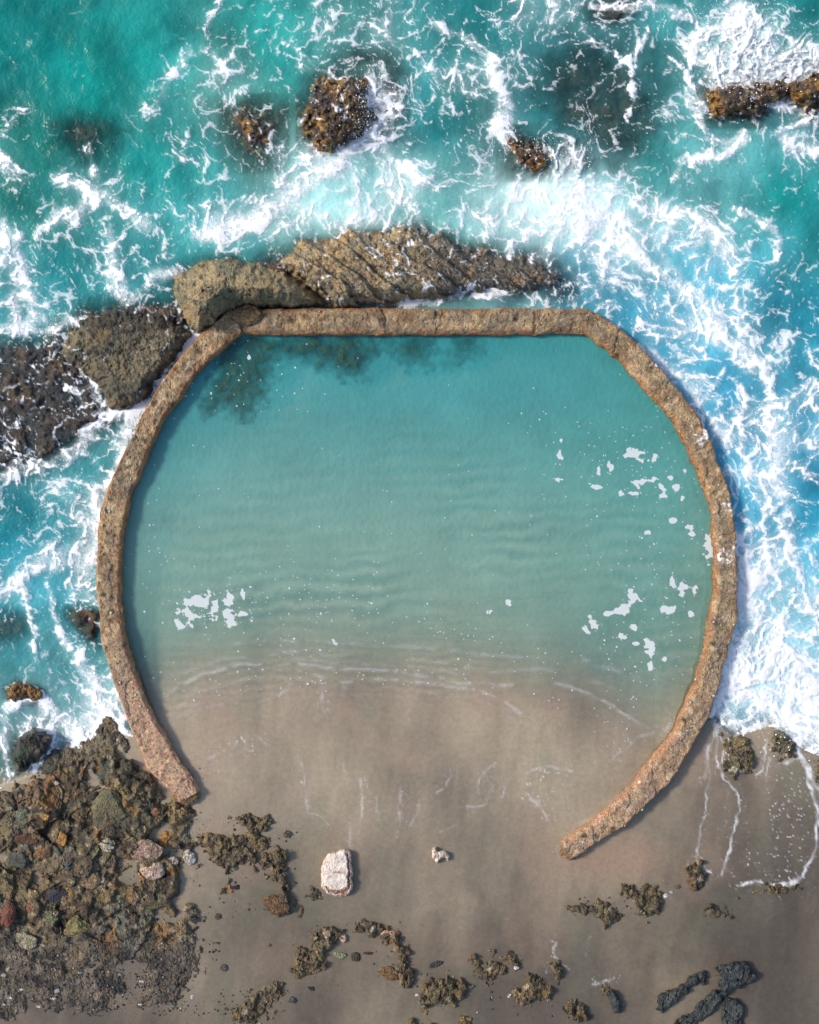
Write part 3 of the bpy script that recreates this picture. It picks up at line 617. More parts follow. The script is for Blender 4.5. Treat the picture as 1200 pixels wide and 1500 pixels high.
relief('algae_rock', [(412,490),(470,486),(538,492),(546,525),(530,550),(500,552),(455,530),(420,520)], -.18, st_algae, 'dark green algae clump below the straight wall, largest near its middle left', 'rock', ALG, M_WET, edge=46, absolute=True, step=2, rough_edge=3, grow=14)
relief('algae_rock', [(555,492),(640,490),(645,505),(625,532),(600,538),(580,515)], -.26, st_algae, 'thin green algae patch below the middle of the straight wall', 'rock', ALG, M_WET, edge=46, absolute=True, step=2, rough_edge=3, grow=14)
relief('algae_rock', [(655,490),(702,490),(700,510),(675,532),(660,522)], -.30, st_algae, 'smallest green algae patch, below the straight wall right of its middle', 'rock', ALG, M_WET, edge=46, absolute=True, step=2, rough_edge=3, grow=14)
# ================================================================ THE POOL WALL
def wall_part(name, inner, outer, parent, top, seed, pink=None, stain=(), bevel_in=.05, bevel_out=.05, jag=1.0, splash=()):
    n = int(max(np.hypot(*np.diff(np.array(outer), axis=0).T).sum() / 1.8, 10)); a, b = mids(inner, outer, n)
    t = np.linspace(0, 1, n); nx = b - a; nx /= np.linalg.norm(nx, axis=1)[:, None]
    sl = np.arange(n) * 1.8 / S
    ja = 3.0 * jag * fbm(sl * 1.3, np.zeros(n) + seed, 4, 231); jb = 3.0 * jag * fbm(sl * 1.3, np.zeros(n) + seed + 50, 4, 232)
    a = a + nx * ja[:, None]; b = b + nx * jb[:, None]
    K = 24; prof = [(0, -1.7, -.14), (0, -1.1, -.10), (0, -.7, -.08)] + [(0, z, -.05 + .03 * k / 7) for k, z in enumerate(np.linspace(-.55, -bevel_in - .02, 8))]
    rows = []
    zt = top(t) if callable(top) else np.full(n, top)
    for w, dz, off in prof: rows.append((0.0, dz, -off * S, 0))
    wpx = np.linalg.norm(b - a, axis=1)
    for k in range(K + 1):
        s = k / K; rows.append((s, None, 0, 1))
    for w, dz, off in prof[::-1]: rows.append((1.0, dz, off * S, 0))
    crk = np.zeros(n); rs_ = np.random.RandomState(seed)
    for p0 in np.cumsum(rs_.uniform(.9, 2.6, 40)): crk = np.maximum(crk, np.exp(-((sl - p0) / .022) ** 2) * rs_.uniform(.2, 1))
    P = np.zeros((len(rows), n, 3)); T = np.zeros((len(rows), n))
    for r, (s, dz, off, istop) in enumerate(rows):
        q = a + (b - a) * s - nx * 0
        if istop:
            wi = s * wpx / S; wo = (1 - s) * wpx / S
            z = zt - bevel_in * np.clip(1 - wi / (bevel_in * 1.1), 0, 1) ** 1.6 - bevel_out * np.clip(1 - wo / (bevel_out * 1.2), 0, 1) ** 1.6
        else:
            sgn = -1 if s == 0 else 1
            q = q + nx * (abs(off) * .6) * sgn; z = np.maximum(zt + dz, -1.9)
        x, y = to_m(q[:, 0], q[:, 1], zt)
        P[r, :, 0], P[r, :, 1], P[r, :, 2] = x, y, z
        T[r] = s
    f = P.reshape(-1, 3)
    up = np.array([r[3] for r in rows], float)[:, None].repeat(n, 1).ravel()
    lo = fbm3(f * 1.6 + seed, 4, 11); hi = fbm3(f * 7 + seed, 4, 13); pit = fbm3(f * 16, 3, 15)
    amp = .055 * lo + .028 * hi - .03 * smooth(.25, .6, pit)
    wob = fbm3(f * 3, 2, 12); cr_ = np.interp(np.tile(sl, len(rows)) + .10 * wob, sl, crk) * smooth(-.25, .25, fbm3(f * 1.7 + 5, 2, 14) + .15)
    f[:, 2] += up * (amp - .05 * cr_ + .03 * smooth(-.02, .02, fbm3(f * .9 + seed * 3, 3, 16))); f[:, :2] += ((1 - up) * .03 * hi)[:, None]
    m = fbm3(f * 2.4 + seed + 5, 4, 17); m2 = fbm3(f * 5.5 + 9, 4, 19)
    c = mixc(lin(188,160,122), lin(152,127,96), smooth(-.3, .3, m)); c = mixc(c, lin(208,178,134), smooth(.1, .5, m2) * .7)
    c = mixc(c, lin(136,126,110), smooth(.1, .5, fbm3(f * 1.1 + 31, 3, 21)) * .55)
    c = mixc(c, lin(88,68,52), smooth(.18, .5, fbm3(f * 8 + 3, 3, 23)) * .45)
    c = mixc(c, lin(92,72,54), up * cr_ * .7); c = mixc(c, lin(126,116,100), smooth(.0, .05, fbm3(f * .9 + seed * 3, 3, 16)) * .35)
    c = mixc(c, lin(120,64,40), smooth(.25, .5, fbm3(f * 3.3 + 13, 3, 25)) * .3)
    es = np.abs(T.ravel() - .5) * 2; c = mixc(c, lin(176,112,64), smooth(.62, .98, es + .5 * m2) * .55); c = mixc(c, lin(214,190,156), smooth(.2, .5, fbm3(f * 2.9 + 41, 4, 33)) * .5 * up)
    if pink is not None:
        pw = (pink(t)[None, :].repeat(len(rows), 0)).ravel() * smooth(-.5, .3, m2 + .3); c = mixc(c, lin(222,178,150), pw * .5)
    px_, py_ = f[:, 0] * S + CX, CY - f[:, 1] * S
    kx = CAM_H / (CAM_H - .29)
    for sx, sy, sr in stain:
        dd = np.hypot((px_ - CX) * kx + CX - sx, (py_ - CY) * kx + CY - sy) + 5 * hi
        c = mixc(c, lin(58,34,26), smooth(sr, sr * .2, dd + 3 * fbm3(f * 9, 2, 29)) * .75)
    fo = np.zeros(len(f))
    for sx, sy, sr in splash: fo = np.maximum(fo, smooth(.55, 1.05, .9 * fbm3(f * 13, 3, 27) + .8 * smooth(sr * 1.1, 0, np.hypot(px_ - (sx - CX) / kx - CX, py_ - (sy - CY) / kx - CY)) + .7 * hi))
    wl = smooth(.12, -.02, f[:, 2] + .05 * lo); c = mixc(c, lin(84,72,38), wl * .8)      # weed line at the water
    R, idx = len(rows), np.arange(len(rows) * n).reshape(len(rows), n)
    q = np.stack([idx[:-1, :-1], idx[1:, :-1], idx[1:, 1:], idx[:-1, 1:]], -1).reshape(-1, 4)
    # rough broken ends: close with a crown of quads down the profile
    half = R // 2; caps = []
    for e in (0, n - 1):
        for k in range(half):
            quad = [idx[k, e], idx[k + 1, e], idx[R - 2 - k, e], idx[R - 1 - k, e]]
            if len(set(quad)) == 4: caps.append(quad if e else quad[::-1])
    q = np.vstack([q, np.array(caps)])
    o = f.mean(0) * 0
    me = mesh_np(name, f, q, {'foam': fo}, cols={'tint': c}, flat=True)
    return put(name, me, M_CONC, parent)
wall = put('pool_wall', None, label='weathered tan concrete wall curving around the tidal pool, open towards the beach', cat='pool wall', loc=(0, 0, 0))
ZT = .29
wall_part('curved_wall', W_L_IN, W_L_OUT, wall, lambda t: ZT + .0 * t, 3, pink=lambda t: smooth(.42, .12, t), bevel_in=.04, bevel_out=.04,
          stain=[(292,513,7),(286,508,5),(257,540,3),(267,566,6),(249,592,6),(226,592,5),(237,600,5),(228,619,5),(212,645,7),(196,643,5),(158,780,4),(150,872,5),(163,873,5),(181,946,6),(178,998,5),(195,970,4),(268,1140,5),(165,895,4)])
wall_part('straight_wall', W_T_IN, W_T_OUT, wall, ZT - .01, 5, bevel_in=.09, bevel_out=.05, stain=[(560,468,6),(755,466,7),(640,460,5),(425,470,6)])
wall_part('curved_wall', W_R_IN, W_R_OUT, wall, lambda t: ZT + .015 + .04 * smooth(.6, .9, t), 9, pink=lambda t: .55 * smooth(.5, .9, t), bevel_in=.11, bevel_out=.04, jag=1.7, splash=[(1030,640,20),(1066,742,16),(1062,815,20),(1078,800,16),(1080,850,14),(960,535,12)],
          stain=[(875,515,6),(905,520,6),(930,560,6),(1064,792,6),(1046,912,5),(1043,943,5),(1003,1055,6),(897,1215,6),(872,1225,6),(855,1222,4)])
def lump(name, px, py, w, h, hm, zb, parent, seed):
    v, f = ico(5); p = v * (1 + .22 * fbm3(v * 1.6 + seed, 4, 3) + .06 * fbm3(v * 6, 3, 5))[:, None]
    t = fbm3(v * 3, 4, 7); c = mixc(lin(158,128,90), lin(104,82,60), smooth(-.1, .4, t)); c = mixc(c, lin(80,60,44), smooth(.2, .5, fbm3(v * 9, 3, 9)) * .6)
    X, Y = to_m(px, py, zb)
    me = mesh_np(name, np.c_[p[:, 0] * w / S / 2, p[:, 1] * h / S / 2, p[:, 2] * hm / 2], f, cols={'tint': c})
    return put(name, me, M_CONC, parent, loc=(float(X), float(Y), zb))
lump('corner_lump', 362, 461, 42, 28, .30, ZT + .02, wall, 4)
lump('broken_end', 272, 1165, 40, 26, .34, ZT - .14, wall, 14)
lump('broken_end', 836, 1244, 34, 30, .34, ZT - .12, wall, 24)
# ================================================================ OUTCROP AND STONES
relief('rock_outcrop', [(-60,1166),(0,1150),(40,1132),(100,1112),(150,1094),(192,1098),(215,1124),(248,1168),(285,1180),(310,1206),(348,1228),(372,1262),(345,1296),(322,1335),(300,1365),(320,1388),(352,1402),(358,1432),(320,1468),(275,1494),(190,1478),(120,1496),(60,1490),(-60,1510)], .30, st_outcrop,
       'large rough brown rock outcrop studded with stones filling the lower left corner', 'outcrop', None, M_ROCK, edge=60, bury=.14, rough_edge=2.4, micro=.014, slope=lambda x, y: -.10 + .14 * smooth(1300, 1150, y) - .15 * smooth(1340, 1440, y) - .09 * smooth(200, 330, x))
RUB = 'patches of broken rock half buried in the sand'
def rub(poly, h, label, sc=3.2, tone=(1, 1, 1), seed=300, edge=15, mat=None, re=1.9, cat='rock', bury=.10):
    return relief('rock_patch', poly, h * .72 + .05, st_rubble(sc, tone, seed), label, cat, RUB, mat or M_ROCK, edge=edge, rough_edge=re, bury=bury, micro=.014)
rub([(335,1197),(360,1190),(395,1194),(400,1212),(388,1226),(350,1215)], .10, 'small broken rock patch right of the lower left wall end, uppermost of its chain', 4, (.9,.95,.9), 301)
rub([(300,1214),(340,1220),(390,1220),(412,1250),(425,1272),(420,1290),(400,1276),(372,1278),(360,1262),(335,1288),(312,1268),(298,1240)], .14, 'brown broken rock ridge running from the outcrop onto the sand', 3.4, (1.05,1,.85), 305, 14)
rub([(392,1266),(414,1260),(426,1285),(430,1312),(444,1346),(425,1348),(405,1340),(384,1326),(400,1310),(398,1288)], .14, 'ragged brown rock strip left of the white concrete block', 3.4, (1.05,.95,.9), 309)
rub([(440,1318),(455,1296),(470,1298),(474,1316),(455,1322)], .05, 'tiny dark rock patch touching the lower left of the white concrete block', 5, (.7,.65,.65), 311)
rub([(425,1398),(450,1372),(480,1355),(506,1358),(510,1378),(482,1396),(480,1420),(452,1432),(436,1446),(428,1425)], .11, 'arc of broken rock below the white concrete block, left part', 4, (1.1,1.05,.9), 313, re=1.5)
rub([(515,1352),(545,1344),(556,1364),(541,1380),(524,1368)], .10, 'dark broken rock lump at the crown of the arc below the white block', 4.5, (.75,.75,.72), 317)
rub([(555,1360),(585,1359),(600,1385),(606,1420),(603,1452),(584,1444),(572,1420),(576,1402),(562,1386)], .13, 'reddish broken rock arc with a pink top, right part', 3.6, (1.15,.98,.85), 319)
rub([(615,1442),(640,1425),(660,1428),(692,1445),(686,1460),(652,1476),(620,1466)], .18, 'yellow topped ridged rock below the right end of the rock arc', 4.2, (1.15,1.08,.85), 323, 14)
rub([(688,1402),(720,1392),(745,1400),(772,1404),(752,1420),(740,1436),(710,1440),(694,1425)], .12, 'flat dark brown rubble patch with a white chip, at bottom centre', 5, (.8,.75,.7), 327)
rub([(748,1442),(775,1427),(800,1434),(814,1455),(802,1470),(766,1474),(750,1460)], .18, 'yellow topped ridged rock right of the flat dark rubble patch', 4.2, (1.15,1.08,.85), 331, 14)
rub([(804,1410),(820,1407),(834,1425),(836,1441),(815,1451),(805,1436)], .13, 'small brown rock with a hooked foam thread above it, at bottom right of centre', 4, (.95,.92,.8), 335)
rub([(596,1488),(625,1484),(640,1500),(630,1520),(590,1520)], .14, 'orange brown weedy rock cut by the bottom edge near the centre', 4, (1.5,1.15,.6), 337)
rub([(670,1486),(690,1484),(698,1520),(665,1520)], .10, 'narrow golden tuft of rock on the bottom edge', 5, (1.6,1.25,.55), 339)
rub([(822,1466),(845,1461),(868,1492),(848,1498),(824,1488)], .13, 'small purple brown rock near the bottom edge beside a blue grey slab', 4, (.95,.8,.75), 341)
rub([(862,1442),(890,1438),(902,1450),(882,1462)], .07, 'tiny rubble patch under a white foam thread at bottom right', 6, (.8,.78,.75), 343)
rub([(836,1328),(865,1317),(892,1325),(914,1340),(896,1358),(870,1353),(850,1345)], .16, 'yellowish ridged rock below the right wall end', 4.4, (1.15,1.1,.9), 347)
rub([(912,1297),(945,1287),(962,1295),(972,1320),(975,1340),(946,1349),(922,1330),(908,1312)], .15, 'dark brown broken rock right of the yellowish ridged rock', 4.6, (.85,.82,.7), 349)
rub([(833,1312),(868,1303),(864,1317),(842,1322)], .06, 'slim dark rubble sliver just under the right wall end', 6, (.7,.68,.68), 351)
rub([(1003,1276),(1025,1262),(1042,1280),(1042,1298),(1020,1306),(1004,1292)], .16, 'brown rock at the foot of a foam trickle on the right sand', 4, (.85,.8,.7), 353)
rub([(1028,1326),(1050,1316),(1064,1325),(1076,1346),(1060,1352),(1030,1343)], .15, 'small purple brown angular rock on the right sand', 3, (.9,.75,.72), 357)
rub([(1078,1300),(1120,1297),(1150,1290),(1178,1288),(1178,1302),(1140,1314),(1090,1314)], .10, 'long low brown rock edged with white foam on the right sand', 4.5, (.9,.8,.7), 359)
rub([(322,1486),(355,1452),(398,1438),(425,1452),(412,1482),(360,1508)], .06, 'scattered low rubble patch on the bottom edge right of the outcrop', 6, (.85,.82,.75), 361, re=2)
SH = 'wet rocks at the surf line right of the pool'
relief('shore_rock', [(1056,1078),(1085,1068),(1105,1084),(1113,1110),(1103,1140),(1080,1150),(1062,1122)], .12, st_rubble(2.6, (.85,.95,.85), 371), 'olive grey rock between foam trickles below the surf, nearest the right pool wall', 'rock', SH, M_WET, edge=18, rough_edge=2.4, wash=.7)
relief('shore_rock', [(1122,1085),(1145,1058),(1168,1074),(1174,1096),(1160,1116),(1134,1116)], .14, st_rubble(2.0, (.85,.98,.9), 375), 'rounded grey green rock under the surf edge, middle one of three', 'rock', SH, M_WET, edge=18, rough_edge=2.4, wash=.7)
relief('shore_rock', [(1183,1104),(1210,1098),(1245,1125),(1215,1152),(1190,1132)], .12, st_rubble(2.4, (.85,.88,.8), 379), 'olive rock under the surf on the right edge', 'rock', SH, M_WET, edge=18, rough_edge=2.4, wash=.7)
DK = 'dark wet slabs in the lower right corner'
def st_slate(X, Y, PX, PY, d):
    a = fbm(X * 1.5, Y * 1.5, 3, 391); b = fbm(X * 8, Y * 8, 4, 392); s = ridged(X * 5 + 2 * Y, Y * 2, 3, 393)
    c = mixc(lin(70,74,72), lin(46,50,52), smooth(-.2, .4, b)); c = mixc(c, lin(92,94,88), smooth(.1, .5, a) * .7)
    k = shards(X * 2.2, Y * 2.2, 394)[0]
    return .06 * a + .025 * b + .12 * k - .06 * smooth(.8, .95, s), mixc(c, lin(38,40,40), smooth(.1, .5, fbm(X * 3, Y * 3, 3, 395)) * .6)
for poly, h, lab in (
    ([(961,1480),(965,1462),(985,1445),(1010,1431),(1030,1421),(1038,1432),(1031,1441),(1002,1456),(986,1475),(971,1484)], .26, 'long narrow dark wet slab, left of the square one'),
    ([(1050,1420),(1070,1407),(1096,1405),(1108,1436),(1082,1451),(1061,1457),(1050,1441)], .36, 'square topped grey green slab, highest of the dark slabs'),
    ([(985,1502),(1002,1485),(1020,1470),(1048,1450),(1061,1464),(1048,1484),(1022,1504),(1000,1520)], .22, 'jagged dark slab below the long narrow one on the bottom edge'),
    ([(1056,1466),(1080,1456),(1092,1475),(1088,1503),(1062,1510),(1054,1490)], .22, 'dark blocky rock below the square slab')):
    relief('dark_slab', poly, h * .55, st_slate, lab, 'rock', DK, M_WET, edge=7, rough_edge=1.0, step=1.0, micro=.02)
relief('grey_slab', [(889,1454),(899,1449),(906,1460),(914,1476),(910,1487),(899,1486),(892,1470)], .16, st_slate, 'small blue grey slab lying beside the purple brown rock', 'rock', None, M_WET, edge=6, rough_edge=.4, step=1)
relief('concrete_block', [(475,1258),(481,1248),(500,1244),(514,1245),(517.5,1250),(518,1303),(510,1311),(495,1313),(479,1311),(471,1299),(471,1273)], .24, st_block,
       'broken pale pinkish white concrete block lying alone on the wet sand', 'concrete block', None, M_PALE, edge=4, rough_edge=.45, bury=.12, step=.7)
relief('concrete_chunk', [(631,1247),(634,1241),(639,1238),(642,1244),(650,1243),(656,1248),(662,1256),(656,1263),(651,1257),(646,1261),(641,1266),(632,1256)], .15, st_pale,
       'small jagged pale concrete chunk alone in the middle of the wet sand', 'concrete', None, M_PALE, edge=3.5, rough_edge=.35, bury=.06, step=.7)
OS = 'loose stones lodged on the large outcrop'
ST = [ # px, py, w, h, rot, height m, colour, label, second, stripes
 (165,1186,58,56,20,.30,(118,110,80),'big rounded olive boulder near the top right of the outcrop',(92,98,80)),
 (80,1314,46,30,20,.24,(48,54,72),'dark blue black stone left of the flat tan stone',(36,38,48)),
 (125,1291,42,30,10,.20,(150,128,94),'flat tan stone right of the dark blue black stone',(120,92,70)),
 (155,1237,28,20,-20,.16,(214,204,172),'cream stone with dark stripes in the middle of the outcrop',(190,180,140)),
 (148,1288,11,13,30,.10,(222,208,190),'tiny cream stone right of the flat tan stone',(196,170,150)),
 (111,1362,40,36,35,.26,(146,134,86),'knobbly yellow olive stone below the dark blue black stone',(104,94,60)),
 (36,1377,38,30,10,.18,(176,166,136),'pale cream green stone at the lower left of the outcrop',(130,130,100)),
 (6,1345,28,46,-20,.24,(128,72,58),'dull red stone on the left edge of the frame',(90,54,46)),
 (90,1230,18,24,10,.14,(190,138,66),'bright orange stone left of the cream striped stone',(150,100,48)),
 (65,1197,13,11,10,.10,(204,150,76),'small orange stone above the rust brown boulder',(160,110,60)),
 (38,1228,36,34,-10,.20,(112,74,48),'rust brown boulder near the left edge of the outcrop',(80,60,44)),
 (32,1198,26,24,20,.18,(122,126,104),'grey green round stone near the left edge above the rust brown boulder',(92,96,84)),
 (62,1249,30,20,15,.14,(140,98,60),'orange brown flat stone right below the rust brown boulder',(104,84,60)),
 (22,1262,36,26,0,.18,(92,94,84),'mottled dark green stone left of centre on the outcrop edge',(64,60,50)),
 (215,1246,46,34,25,.22,(192,160,140),'pinkish rough boulder on the right side of the outcrop',(140,110,92)),
 (222,1276,36,30,-15,.20,(206,180,160),'cluster like pale pink stone just below the pinkish rough boulder',(160,130,112)),
 (251,1265,20,18,30,.15,(212,190,176),'whitish pink stone at the right tip of the pinkish boulders',(150,116,100)),
 (277,1256,18,24,15,.16,(222,214,204),'white stone standing in the sand right of the pinkish boulders',(150,136,120)),
 (242,1230,24,24,0,.16,(186,132,66),'orange angular stone above the pinkish boulders',(140,96,54)),
 (211,1215,13,12,0,.10,(178,158,96),'small yellow stone above the pinkish boulders',(140,120,80)),
 (228,1190,15,14,0,.10,(176,116,80),'small salmon stone beneath the left wall end',(130,90,66)),
 (135,1166,18,14,0,.12,(62,60,62),'dark grey stone above the big olive boulder',(44,44,46)),
 (83,1147,7,6,0,.06,(226,222,214),'tiny white pebble near the top edge of the outcrop',(200,196,190)),
 (173,1317,24,16,10,.12,(150,152,120),'flat green stone right of the tan stone row',(96,104,90)),
 (222,1324,42,18,-5,.14,(108,98,66),'flat layered olive stone below the pale pink stone',(70,64,50)),
 (145,1363,20,14,10,.12,(124,112,98),'grey brown stone right of the knobbly yellow olive stone',(96,88,80)),
 (159,1364,14,12,10,.10,(104,112,104),'small grey green stone at the end of the row below the tan stone',(78,84,80)),
 (45,1330,14,14,0,.10,(158,92,74),'small brick red stone left of the dark blue black stone',(120,76,62)),
 (75,1348,22,14,10,.10,(124,130,92),'small moss green stone above the knobbly yellow olive stone',(90,96,72)),
 (100,1275,16,14,0,.12,(62,78,88),'small blue grey stone above the flat tan stone',(48,56,62)),
 (98,1264,14,12,0,.12,(88,104,108),'pale blue grey stone, uppermost of two above the flat tan stone',(60,70,74)),
 (12,1421,9,7,0,.07,(196,188,150),'small cream pebble in the dark shingle at the left edge',(160,150,120)),
 (84,1452,9,6,10,.06,(196,206,212),'small pale blue pebble in the dark shingle at the bottom',(150,160,170)),
 (282,1461,7,7,0,.06,(226,224,220),'tiny white pebble at the lower right tip of the shingle',(200,198,190)),
]
for k, s in enumerate(ST):
    px, py, w, h, r, hm, c, lab, c2 = s[:9]
    stone('boulder' if w > 34 else 'stone', px, py, w, h, r, hm, lin(*c) * .8 + lin(92,80,60) * .2, lab, 40 + k * 7, 'boulder' if w > 34 else 'stone', OS, second=lin(*c2) * .6 + lin(92,80,60) * .4, sub=5 if w > 20 else 4,
          sink=.52, stripes=lin(92,84,66) if 'stripes' in lab else None)
SS = 'loose stones lying on the open sand'
for k, (px, py, w, h, r, hm, c, lab, c2) in enumerate([
 (421,1222,13,12,10,.12,(104,96,84),'round grey stone alone on sand right of the topmost rubble patch',(60,54,48)),
 (417,1252,9,14,20,.09,(96,92,62),'small olive stone below the round grey stone on the sand',(64,60,46)),
 (404,1327,40,28,-20,.18,(122,92,62),'brown wedge stone in the ragged strip left of the concrete block',(84,62,44)),
 (570,1426,34,24,-15,.17,(124,96,60),'brown wedge stone at the lower inside of the right rock arc',(84,64,44)),
 (457,1424,28,14,12,.12,(140,116,92),'flat tan stone at the lower left foot of the rock arc',(96,76,58)),
 (571,1368,26,16,0,.14,(204,164,140),'pinkish stone on top of the right rock arc',(150,110,90)),
 (504,1373,13,17,10,.12,(198,168,146),'small pink stone inside the left rock arc',(150,116,96)),
 (500,1400,24,12,0,.08,(138,150,112),'pale green flat stone inside the rock arc',(110,112,90)),
 (521,1403,14,16,20,.10,(78,68,58),'small dark stone at the middle inside the rock arc',(56,50,44)),
 (540,1397,18,5,0,.05,(74,62,52),'thin dark sliver of stone inside the rock arc',(54,46,40)),
 (428,1466,13,12,0,.10,(98,92,84),'small round grey stone near the bottom left, below the rock arc',(60,60,60)),
 (456,1448,11,8,0,.07,(64,52,50),'small dark stone just below the left foot of the arc',(48,42,40)),
 (757,1418,8,6,20,.06,(230,226,220),'white chip on the flat dark rubble patch',(206,200,190)),
 (975,1312,8,7,10,.07,(232,228,222),'white chip right of the dark brown broken rock below the right wall end',(206,200,190)),
 (983,1307,6,4,10,.05,(214,208,198),'smallest white chip on the right sand',(190,180,170)),
 (992,1300,10,7,20,.07,(112,106,98),'grey pebble between the white chips and the foam trickle',(80,76,70)),
 (612,1458,8,5,20,.06,(222,210,196),'white sliver at the left foot of the first yellow topped rock',(180,160,140)),
 (747,1459,8,5,20,.06,(222,210,196),'white sliver at the left foot of the second yellow topped rock',(180,160,140)),
 (637,1413,24,9,15,.08,(66,64,66),'dark flat sliver above the first yellow topped rock',(48,46,48)),
 (320,1343,12,9,0,.08,(84,72,60),'small brown stone on bare sand right of the outcrop',(60,52,44)),
 (284,1348,10,8,0,.09,(58,58,62),'small dark stone right of the outcrop above the shingle',(44,44,46)),
 (328,1418,12,11,0,.08,(98,92,84),'small grey stone on sand right of the shingle',(58,58,60)),
 (345,1300,16,8,0,.07,(60,50,44),'dark sliver on sand below the brown rock ridge',(44,38,34)),
 (395,1385,7,6,0,.06,(140,100,80),'tiny reddish pebble on sand left of the rock arc',(104,78,62)),
]): stone('stone', px, py, w, h, r, hm, lin(*c), lab, 400 + k * 5, 'stone', SS, second=lin(*c2), sub=4, sink=.46)
# pale limpets on the wall
lv, lf = ico(2)
base_me = mesh_np('limpet', np.c_[lv[:, 0], lv[:, 1], np.where(lv[:, 2] > 0, (1 - np.hypot(lv[:, 0], lv[:, 1])) * .8 + .15, -.3)], lf,
                  cols={'tint': mixc(lin(226,222,214), lin(150,140,128), smooth(.3, .9, np.hypot(lv[:, 0], lv[:, 1])))})
base_me.materials.append(M_PALE)
proto = None
for k, (px, py, r) in enumerate([(241,557,5),(161,749,4),(150,769,4),(163,898,5),(176,1000,4),(199,1018,4),(206,1034,4),(217,1040,3),(192,702,3),(163,716,3),(154,750,3),(153,747,3),(1046,911,4),(1075,915,4),(1012,1029,4),(941,1186,4),(915,1209,4),(300,505,3),(468,456,3),(620,455,4),(980,583,3),(1030,640,4)]):
    if proto is None: o = put('limpet', base_me, None, None); proto = o
    else: o = proto.copy(); COL.objects.link(o)
    X, Y = to_m(px, py, ZT + .02); o.location = (float(X), float(Y), ZT + .012); o.scale = (r / S / 1.7, r / S / 1.9, .05); o.rotation_euler = (0, 0, k * 1.3)
    o['label'] = 'tiny pale limpet shell stuck to the top of the curved concrete pool wall'; o['category'] = 'limpet'; o['group'] = 'pale limpets dotted along the pool wall'
# gravel: uncountable grit over the shingle and round the rubble
def scatter(name, n, region, rmin, rmax, seed, label, cols_):
    rs = np.random.RandomState(seed); v, f = ico(1); V = []; F = []; C = []; tries = 0; k = 0
    while k < n and tries < n * 30:
        tries += 1
        x0, y0, x1, y1, p = region[rs.choice(len(region), p=[q[4] for q in region])]
        px, py = rs.uniform(x0, x1), rs.uniform(y0, y1)
        if float(fbm(np.array([px / S * .9]), np.array([py / S * .9]), 3, 401)[0]) < rs.uniform(-.5, .35): continue
        if 470 < px < 520 and 1242 < py < 1315: continue
        r = rs.uniform(0, 1) ** 3 * (rmax - rmin) + rmin; z = top_z(px, py); X, Y = to_m(px, py, z)
        q = v * (1 + .3 * rs.randn(len(v), 1) * .5) * np.array([r, r * rs.uniform(.6, 1), r * rs.uniform(.5, .8)])
        a = rs.uniform(0, 6.3); q = np.c_[q[:, 0] * math.cos(a) - q[:, 1] * math.sin(a), q[:, 0] * math.sin(a) + q[:, 1] * math.cos(a), q[:, 2]] + np.array([float(X), float(Y), z + r * .2])
        V.append(q); F.append(f + k * len(v)); C.append(np.tile(lin(*cols_[rs.randint(len(cols_))]), (len(v), 1)) * rs.uniform(.6, 1.2)); k += 1
    put(name, mesh_np(name, np.vstack(V), np.vstack(F), cols={'tint': np.vstack(C)}), M_STONE, label=label, cat='gravel', kind='stuff')
scatter('gravel', 3600, [(-20,1380,330,1488,.52),(-20,1120,300,1390,.26),(290,1195,440,1345,.06),(425,1350,606,1445,.05),(610,1400,840,1490,.05),(835,1285,980,1345,.03),(320,1440,430,1500,.03)], .006, .036, 5,
        'fine dark gravel and grit scattered over the shingle', [(84,76,68),(100,90,76),(64,60,56),(130,116,96),(104,84,64),(64,68,70),(84,76,66),(60,54,48),(110,98,84),(180,172,160)])
SUN, SKY, EXPO = 2.3, .14, .5
